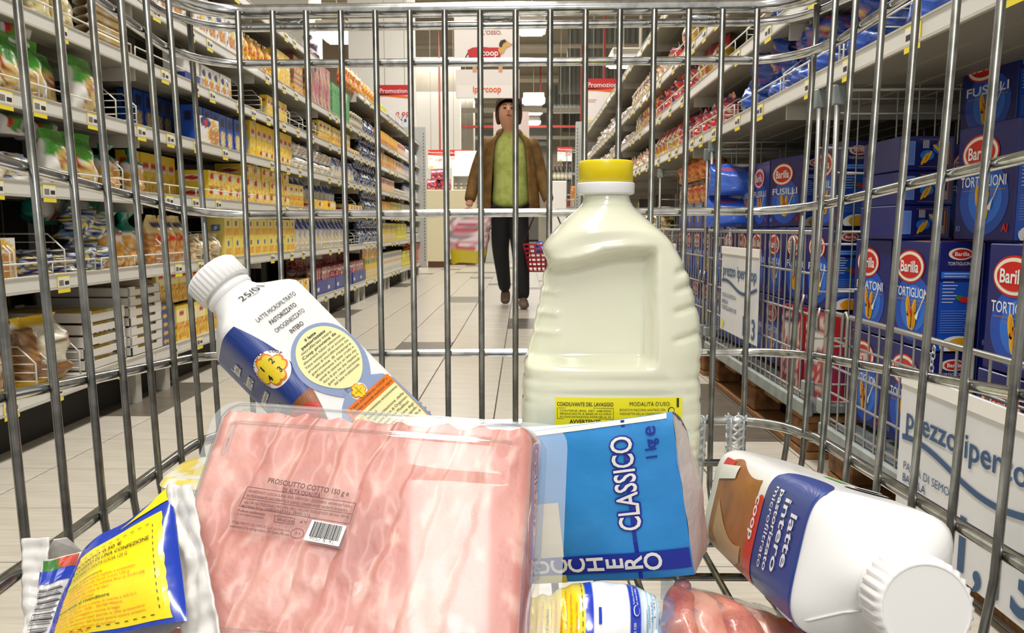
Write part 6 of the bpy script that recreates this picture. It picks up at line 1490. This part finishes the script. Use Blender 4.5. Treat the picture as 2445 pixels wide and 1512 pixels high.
for w in bw:
    t0, t1 = x/tot, (x+w)/tot; x += w+1; P.raw([lerp2(bb0, bb1, t0), lerp2(bb0, bb1, t1), lerp2(bt0, bt1, t1), lerp2(bt0, bt1, t0)], [(0, 1, 2, 3)], K, 3)
tx_('8057 8192', (738, 1290), (796, 1301), .0032, .01, K)
P.done('lid_print', he, 'dark lettering and bar code printed on the clear lid')
# ---------------- crumpled cheese bag, left
FYEL = mat('yellow_film', '#f5dc12', .22, coat=.6, bump=(26, .35, .006)); FBLU = mat('blue_film', '#1a3cb0', .22, coat=.6, bump=(26, .35, .006)); FWHT = mat('silver_white_film', '#dedbd6', .28, coat=.6, bump=(34, .7, .008)); ORI = flat('#e8641c', .4); KK = flat('#15151c', .4)
ce = empty('cheese_bag', aY(300, 1400, .385), label='yellow and blue cheese bag with coupon print and crimped pale seams, on the left', cat='bag'); CO_ = Vector(ce.location)
c00, c10, c11, c01 = aY(196, 1318, .366), aY(411, 1160, .386), aY(448, 1482, .330), aY(88, 1560, .332)
mid_b = bil(c00, c10, c11, c01); nb = (c10-c00).cross(c01-c00).normalized(); nb = nb if nb.dot(EYE-c00) > 0 else -nb
def bagf(u, v):
    bul = .013*math.sin(PI*max(0, min(1, u)))**.7*math.sin(PI*max(0, min(1, .12+.76*v))) if 0 <= u <= 1 else 0
    wr = .0022*noise.noise(Vector((u*3.2, v*2.6, 1.5))) + .0016*math.sin(9*u+5*v)*(1-u)
    sag = Vector((0, 0, -.004))*math.sin(PI*max(0, min(1, u)))*(1-v)
    return mid_b(u, v) + nb*(bul+wr) + sag - CO_
m = MB(); m.grid(bagf, 60, 60, FBLU)
back = lambda u, v: mid_b(u, v) - nb*.016*math.sin(PI*max(0, min(1, u))) - CO_
m.grid(back, 12, 12, FWHT, flip=True); m.obj('pouch', ce)
P = Print(lambda u, v: bagf(u, 1-v), eps=.0005, h=.004)
def patch(fu0, fu1, v0, v1, m_, lift, n=24, mm=24):
    vs = []
    for j in range(mm+1):
        v = v0 + (v1-v0)*j/mm
        for i in range(n+1): vs.append((fu0(v) + (fu1(v)-fu0(v))*i/n, v))
    P.raw(vs, [(j*(n+1)+i, j*(n+1)+i+1, (j+1)*(n+1)+i+1, (j+1)*(n+1)+i) for j in range(mm) for i in range(n)], m_, lift)
wob = lambda v: .004*math.sin(v*60)
patch(lambda v: .10 + .05*v + wob(v+.3), lambda v: .915 + wob(v), .03, .815, FYEL, 1)
patch(lambda v: .50 + (v-.88)*3.2, lambda v: .995, .885, .995, FYEL, 1, 10, 6)
def gtext(t, u, v, size, mt, rot=0, bold=0, width=None):
    P.text(t, u, v, size, mt, rot=rot, align='l', bold=bold, width=width, lift=2.5)
for k, (t, u, w) in enumerate((('SCONTO 0,50 €', .16, .44), ('SUCCESSIVO DI UNA CONFEZIONE', .14, .68), ('DI MOZZARELLA SANTA LUCIA 125 G', .13, .53))): gtext(t, u, .665-.062*k, .046, KK, 0, .022, w)
gtext('Avvertenze al consumatore', .13, .460, .034, KK, 0, .0, .36); gtext('Avvertenze al rivenditore', .13, .258, .034, KK, 0, .01, .42)
for k, (t, w) in enumerate((('il presente buono deve essere tagliato e presentato', .60), ("all'acquisto di Mozzarella Santa Lucia 125 g", .56), ('lo sconto di Mozzarella ha validità fino al 31/01/08', .66), ('non presentabile alla cassa di altri', .42), ('i buoni non sono cumulabili', .32))): gtext(t, .125, .425-.034*k, .026, ORI, 0, .005, w)
for k, (t, w) in enumerate((('Il rimborso di questo buono a mezzo di inserito a: biG S.r.l.', .62), ('C.P. 14280 Via Gessi, 10/B - 20100 Milano', .52), ('I buoni sono validi conteggiati a norma di legge', .50), ('Il rimborso dei buoni per parte o che presentino', .66), ('alterazioni. Il rimborso dei buoni potrà essere sospeso', .66), ('qualora risultassero inferiori al numero', .46), ('459010047', .30))): gtext(t, .105, .224-.030*k, .024, ORI, 0, .005, w)
dash = lambda a, b, n: [P.line([lerp2(a, b, (i+.2)/n), lerp2(a, b, (i+.62)/n)], .006, KK, 2.5) for i in range(n)]
dash((.16, .735), (.84, .735), 11); dash((.845, .73), (.855, .08), 13); dash((.15, .065), (.84, .065), 12)
P.done('coupon_print', ce, 'yellow coupon panel with black and orange lettering')
# right crimped seam
s0, s1, s2, s3 = aY(403, 1160, .384), aY(458, 1158, .380), aY(508, 1400, .330), aY(438, 1480, .328)
sb = bil(s0, s1, s2+Vector((.004, 0, -.03)), s3+Vector((0, 0, -.03)))
m = MB(); m.grid(lambda u, v: sb(u, v) + nb*(.0004*math.sin(v*60) + .004*noise.noise(Vector((u*3, v*7, 3)))) - CO_, 16, 60, FWHT); o = m.obj('side_seam', ce); sdm = o.modifiers.new('t', 'SOLIDIFY'); sdm.thickness = .0008
# left end: folded white flap, blue band with tomato print, bar code
l0, l1, l2, l3 = aY(100, 1335, .362), aY(196, 1318, .367), aY(100, 1560, .334), aY(78, 1560, .336)
lb = bil(l0, l1, l2, l3)
lf_ = lambda u, v: lb(u, v) + Vector((-.003, -.004, 0))*math.sin(PI*u) + nb*.002*noise.noise(Vector((u*3, v*5, 8))) - CO_
m = MB(); m.grid(lf_, 24, 40, FWHT); m.obj('end_panel_film', ce)
P = Print(lambda u, v: lf_(u, 1-v), eps=.0005, h=.004)
P.rect(.02, .72, .98, .86, FBLU, 1, 8, 3); P.rect(.25, .86, .98, .985, mat('tomato_print', '#c8341e', .3, mix=(hexc('#3f7a30'), 60, .5, .6)), 1, 8, 3); P.rect(.0, .0, .07, .72, FBLU, 1, 1, 12)
for k in range(26):
    if k % 7 != 6: P.rect(.40, .16+.02*k*1.0, .92 - .03*(k % 3), .16+.02*k+.006+.007*((k*5) % 3 == 0), KK, 1.5, 6, 1)
P.text('8 000430 133035', .22, .40, .13, KK, rot=-PI/2, lift=2, width=.55); P.done('barcode_print', ce)
f0, f1, f2, f3 = aY(62, 1293, .372), aY(128, 1290, .370), aY(104, 1540, .345), aY(66, 1540, .345)
fb = bil(f0, f1, f2, f3)
m = MB(); m.grid(lambda u, v: fb(u, v) + nb*(.0025 + .0003*math.sin(v*50) + .002*noise.noise(Vector((u*2, v*6, 5)))) - CO_, 12, 50, FWHT)
g0, g1, g2 = aY(128, 1290, .370), aY(196, 1316, .378), aY(104, 1345, .372)
m.add([g0-CO_, g1-CO_, g2-CO_+Vector((0, -.002, 0)), (g0+g1)/2-CO_+Vector((0, .0, .004))], [(0, 2, 1), (0, 1, 3)], FWHT); o = m.obj('end_seam', ce); o.modifiers.new('t', 'SOLIDIFY').thickness = .0008
# ---------------- second cheese bag, lying at the bottom centre
ke = empty('cheese_bag', aY(1410, 1440, .415), label='plump yellow, white and pale blue cheese bag lying below the sugar packet', cat='bag'); KO = Vector(ke.location)
kl, kr = aY(1215, 1440, .415), aY(1560, 1395, .42)
BX = (kr - kl)
def kb(u, v):   # u along the bag, v round it
    c = kl + BX*u; r = .0300*(math.sin(PI*min(1, max(0, .12 + .80*u)))**.45); r *= 1 - .12*math.exp(-((u-.28)/.10)**2)
    a = 2*PI*v; w = .0012*noise.noise(Vector((u*9, math.cos(a)*2, math.sin(a)*2))) + .0010*math.sin(u*55 + 3*math.sin(a))*math.exp(-((u-.25)/.18)**2)
    return c + Vector((.002*math.sin(a), -math.cos(a)*(r*.95+w), math.sin(a)*(r*.85+w) - .022)) - KO
def kc(u, v):
    if u < .50: return hx('#f3dc10')
    if u < .555: return hx('#1c38c0')
    if u < .80: return hx('#f6f5f6')
    if u < .875: return hx('#1c38b4')
    if u < .89: return hx('#c8d8f0')
    if u < .90: return hx('#1c38b4')
    return hx(('#f2f6fa', '#8ecdf0')[int(u*60) % 2])
m = MB(); FV = vmat('bag_film', .22, coat=.6, bump=(30, .3, .005)); m.grid(lambda v, u: kb(u, v), 40, 90, FV, closed=True, cf=lambda v, u: kc(u, v)); m.obj('pouch', ke)
P = Print(lambda u, v: kb(u, v), eps=.0005, h=.004)
# v: 0.5*pi is the crest; the camera sees roughly v in 0.0 .. 0.3
for k in range(12):
    u = .06 + .033*k
    if k == 5: P.text('Avvertenze al rivenditore', u+.02, .02, .030, KK, rot=PI/2, lift=2, align='l', width=.17, bold=.02); continue
    P.text('Codice MILANO/2 - 20100 dei buoni per il rimborso', u+.02, -.02, .024, ORI, rot=PI/2, lift=2, align='l', width=.28 - .04*(k % 3), bold=.03)
for k in range(12): P.line([(.475, -.05+.03*k), (.475, -.035+.03*k)], .006, KK, 2)
P.rect(.578, .10, .60, .155, flat('#1c38b4'), 2, 2, 2); P.oval(.835, .135, .022, .022, WHI, 2); P.oval(.835, .135, .018, .018, flat('#1c38b4'), 3)
P.text('Prodotto in Benedettinense', .825, .16, .018, WHI, rot=PI/2, lift=2, align='l', width=.10); P.text('per conto di BDG', .848, .16, .018, WHI, rot=PI/2, lift=2, align='l', width=.09); P.text('IT 13 502 CEE', .83, .0, .022, WHI, rot=PI/2, lift=2, align='l', width=.09)
for k, t in enumerate(('CONFEZIONATO', 'NAZIONALE', '18 12 07', 'L 331')): P.text(t, .912+.018*k, .04+.02*k, .016, flat('#2c3c66'), rot=PI/2, lift=2, align='l', width=.10)
P.done('bag_print', ke)
m = MB(); e0 = kr + Vector((0, 0, -.022))
m.grid(lambda u, v: kl + BX*(.985+.11*u) + Vector((0, (v-.5)*.052*(1+.2*u), -.022 + .010*(1-2*u)*(1-abs(2*v-1)) - .006*u + .002*math.sin(v*30))) - KO, 8, 24, FV, cf=lambda u, v: hx(('#f2f6fa', '#7cc4ee')[int((u*3+v*2)) % 2])); o = m.obj('end_seam', ke); o.modifiers.new('t', 'SOLIDIFY').thickness = .0008
# ---------------- raw meat pack
me_ = empty('meat_pack', aY(1720, 1460, .43), label='raw pink poultry pieces under clear film between the cheese bag and the lying bottle', cat='meat pack'); MO = Vector(me_.location)
MEAT = mat('raw_meat', '#d98d78', .35, coat=.5, sss=.15, mix=(hexc('#a85a50'), 40, .35, .65), bump=(70, .8, .004)); MEAT2 = mat('raw_skin', '#e0ab98', .4, coat=.35, sss=.15, mix=(hexc('#c47a68'), 30, .35, .65), bump=(60, .5, .003)); BONE = mat('purple_joint', '#a06a78', .3, coat=.6, mix=(hexc('#c88878'), 30, .4, .6))
def chunk(p0, p1, r0, r1, mt, sd, nm='meat_piece'):
    A_, B2 = Vector(p0), Vector(p1); d = (B2-A_); L = d.length; t = d.normalized(); s_ = t.cross(Vector((0, 0, 1))).normalized(); w = s_.cross(t)
    def f(u, v):
        k = v; r = r0*(1-k) + r1*k; r *= max(0, math.sin(PI*k))**.4; a = 2*PI*u
        r *= 1 + .16*noise.noise(Vector((math.cos(a)*1.5, math.sin(a)*1.5, k*4+sd)))
        return A_ + d*k + s_*math.cos(a)*r + w*math.sin(a)*r*.8 - MO
    m = MB(); m.grid(f, 28, 26, mt, closed=True); return m.obj(nm, me_)
P3 = lambda px, py, Y: aY(px, py, Y)
chunk(P3(1612, 1402, .462), P3(1668, 1560, .415), .010, .018, MEAT, 1); chunk(P3(1640, 1412, .464), P3(1730, 1570, .41), .011, .020, MEAT2, 4)
chunk(P3(1672, 1418, .47), P3(1800, 1560, .41), .009, .021, MEAT, 7); chunk(P3(1700, 1440, .465), P3(1900, 1560, .42), .008, .019, MEAT2, 9)
chunk(P3(1760, 1480, .455), P3(1930, 1550, .42), .009, .016, MEAT, 12); chunk(P3(1607, 1400, .465), P3(1650, 1412, .462), .007, .008, BONE, 15, 'joint')
chunk(P3(1601, 1450, .455), P3(1625, 1560, .42), .007, .012, MEAT, 17)
m = MB(); W0, W1, W2, W3 = P3(1575, 1388, .468), P3(1905, 1478, .478), P3(1990, 1600, .42), P3(1570, 1600, .395); wb = bil(W0, W1, W2, W3)
m.grid(lambda u, v: wb(u, v) + Vector((0, -.006, .012))*math.sin(PI*u)*math.sin(PI*min(1, v*1.2)) + Vector((0, 0, .002))*noise.noise(Vector((u*5, v*5, 2))) + Vector((0, -.004, .004)) - MO, 40, 40, WRAP); m.obj('film', me_)
m = MB(); m.box(P3(1585, 1560, .455) - MO + Vector((0, 0, -.012)), P3(1960, 1575, .40) - MO + Vector((0, -.02, -.004)), mat('foam_tray', '#e9e6e0', .7), bev=.004); m.obj('foam_tray', me_)
# ---------------- white tub behind the ham
q = aY(470, 1150, .535)
te = empty('ricotta_tub', (q.x+.017, .535, ZB+.001), label='white tub with yellow and white lid peeking out left of the ham tray', cat='tub')
TB = mat('tub_white', '#efeee4', .35, coat=.3); hgt = aY(430, 1140, .52).z - ZB
m = MB()
def sq(r, z):
    r *= .88
    return lambda u: Vector((r*math.copysign(abs(math.cos(2*PI*u))**.55, math.cos(2*PI*u)), r*.9*math.copysign(abs(math.sin(2*PI*u))**.55, math.sin(2*PI*u)), z))
rs = [(.030, 0), (.034, .004), (.037, hgt-.012), (.040, hgt-.010), (.040, hgt-.004)]
m.grid(lambda u, v: sq(*[rs[min(int(v*4), 3)][q]*(1-(v*4-min(int(v*4), 3))) + rs[min(int(v*4), 3)+1][q]*(v*4-min(int(v*4), 3)) for q in (0, 1)])(u), 40, 16, TB, closed=True); m.add([sq(.030, 0)(k/40) for k in range(40)], [list(range(40))[::-1]], TB); m.obj('tub_body', te)
m = MB(); LID = vmat('lid_print', .3, coat=.5)
lc = shapes('#f4f2e0', [('n', 0, 1, 4, .05, '#f0d860'), ('o', .6, .5, .3, .25, '#f2dc4c')])
m.grid(lambda u, v: sq(.041*v, hgt + .001*(v < .98) - .004*(v >= .98))(u), 40, 10, LID, closed=True, cf=lambda u, v: lc(.5+.5*v*math.cos(2*PI*u), .5+.5*v*math.sin(2*PI*u))); m.obj('lid', te)
# ---------------- clear lattice clips hooked on the front of the basket
CP = clear('clear_clip_plastic', tint=(.93, .95, .94), k=.25, kmax=.8, rough=.15, milk=.22)
for px_, w_ in ((1664, 'next to the jug'), (1757, 'right of the other one')):
    t_, b_ = aY(px_, 996, .648), aY(px_, 1100, .648)
    ce2 = empty('plastic_clip', (t_.x, .648, b_.z), label='clear lattice plastic clip standing in the cart front, %s' % w_, cat='clip'); H2 = t_.z - b_.z; r = .0075
    m = MB()
    for k in range(5):
        z = H2*(.18 + .2*k); n = 12; m.tube([(r*math.cos(2*PI*j/n), r*math.sin(2*PI*j/n), z - (.0022 if j % 3 == 0 else 0)) for j in range(n)], .0012, CP, 6, closed=True)
    for j in range(4): a = PI/4 + j*PI/2; m.tube([(r*math.cos(a), r*math.sin(a), z*H2/6) for z in range(7)], .0013, CP, 6)
    m.obj('lattice', ce2)
    m = MB(); m.lathe([(.004, -.034), (.0062, -.030), (.0068, -.002), (.0074, .0)], CP, 20, cap=True); m.obj('foot', ce2)
    m = MB()
    for j in range(6): a = j*PI/3; m.tube([(r*math.cos(a), r*math.sin(a), H2*.98), (r*1.25*math.cos(a), r*1.25*math.sin(a), H2*1.04)], .001, CP, 5)
    m.obj('crown_tips', ce2)
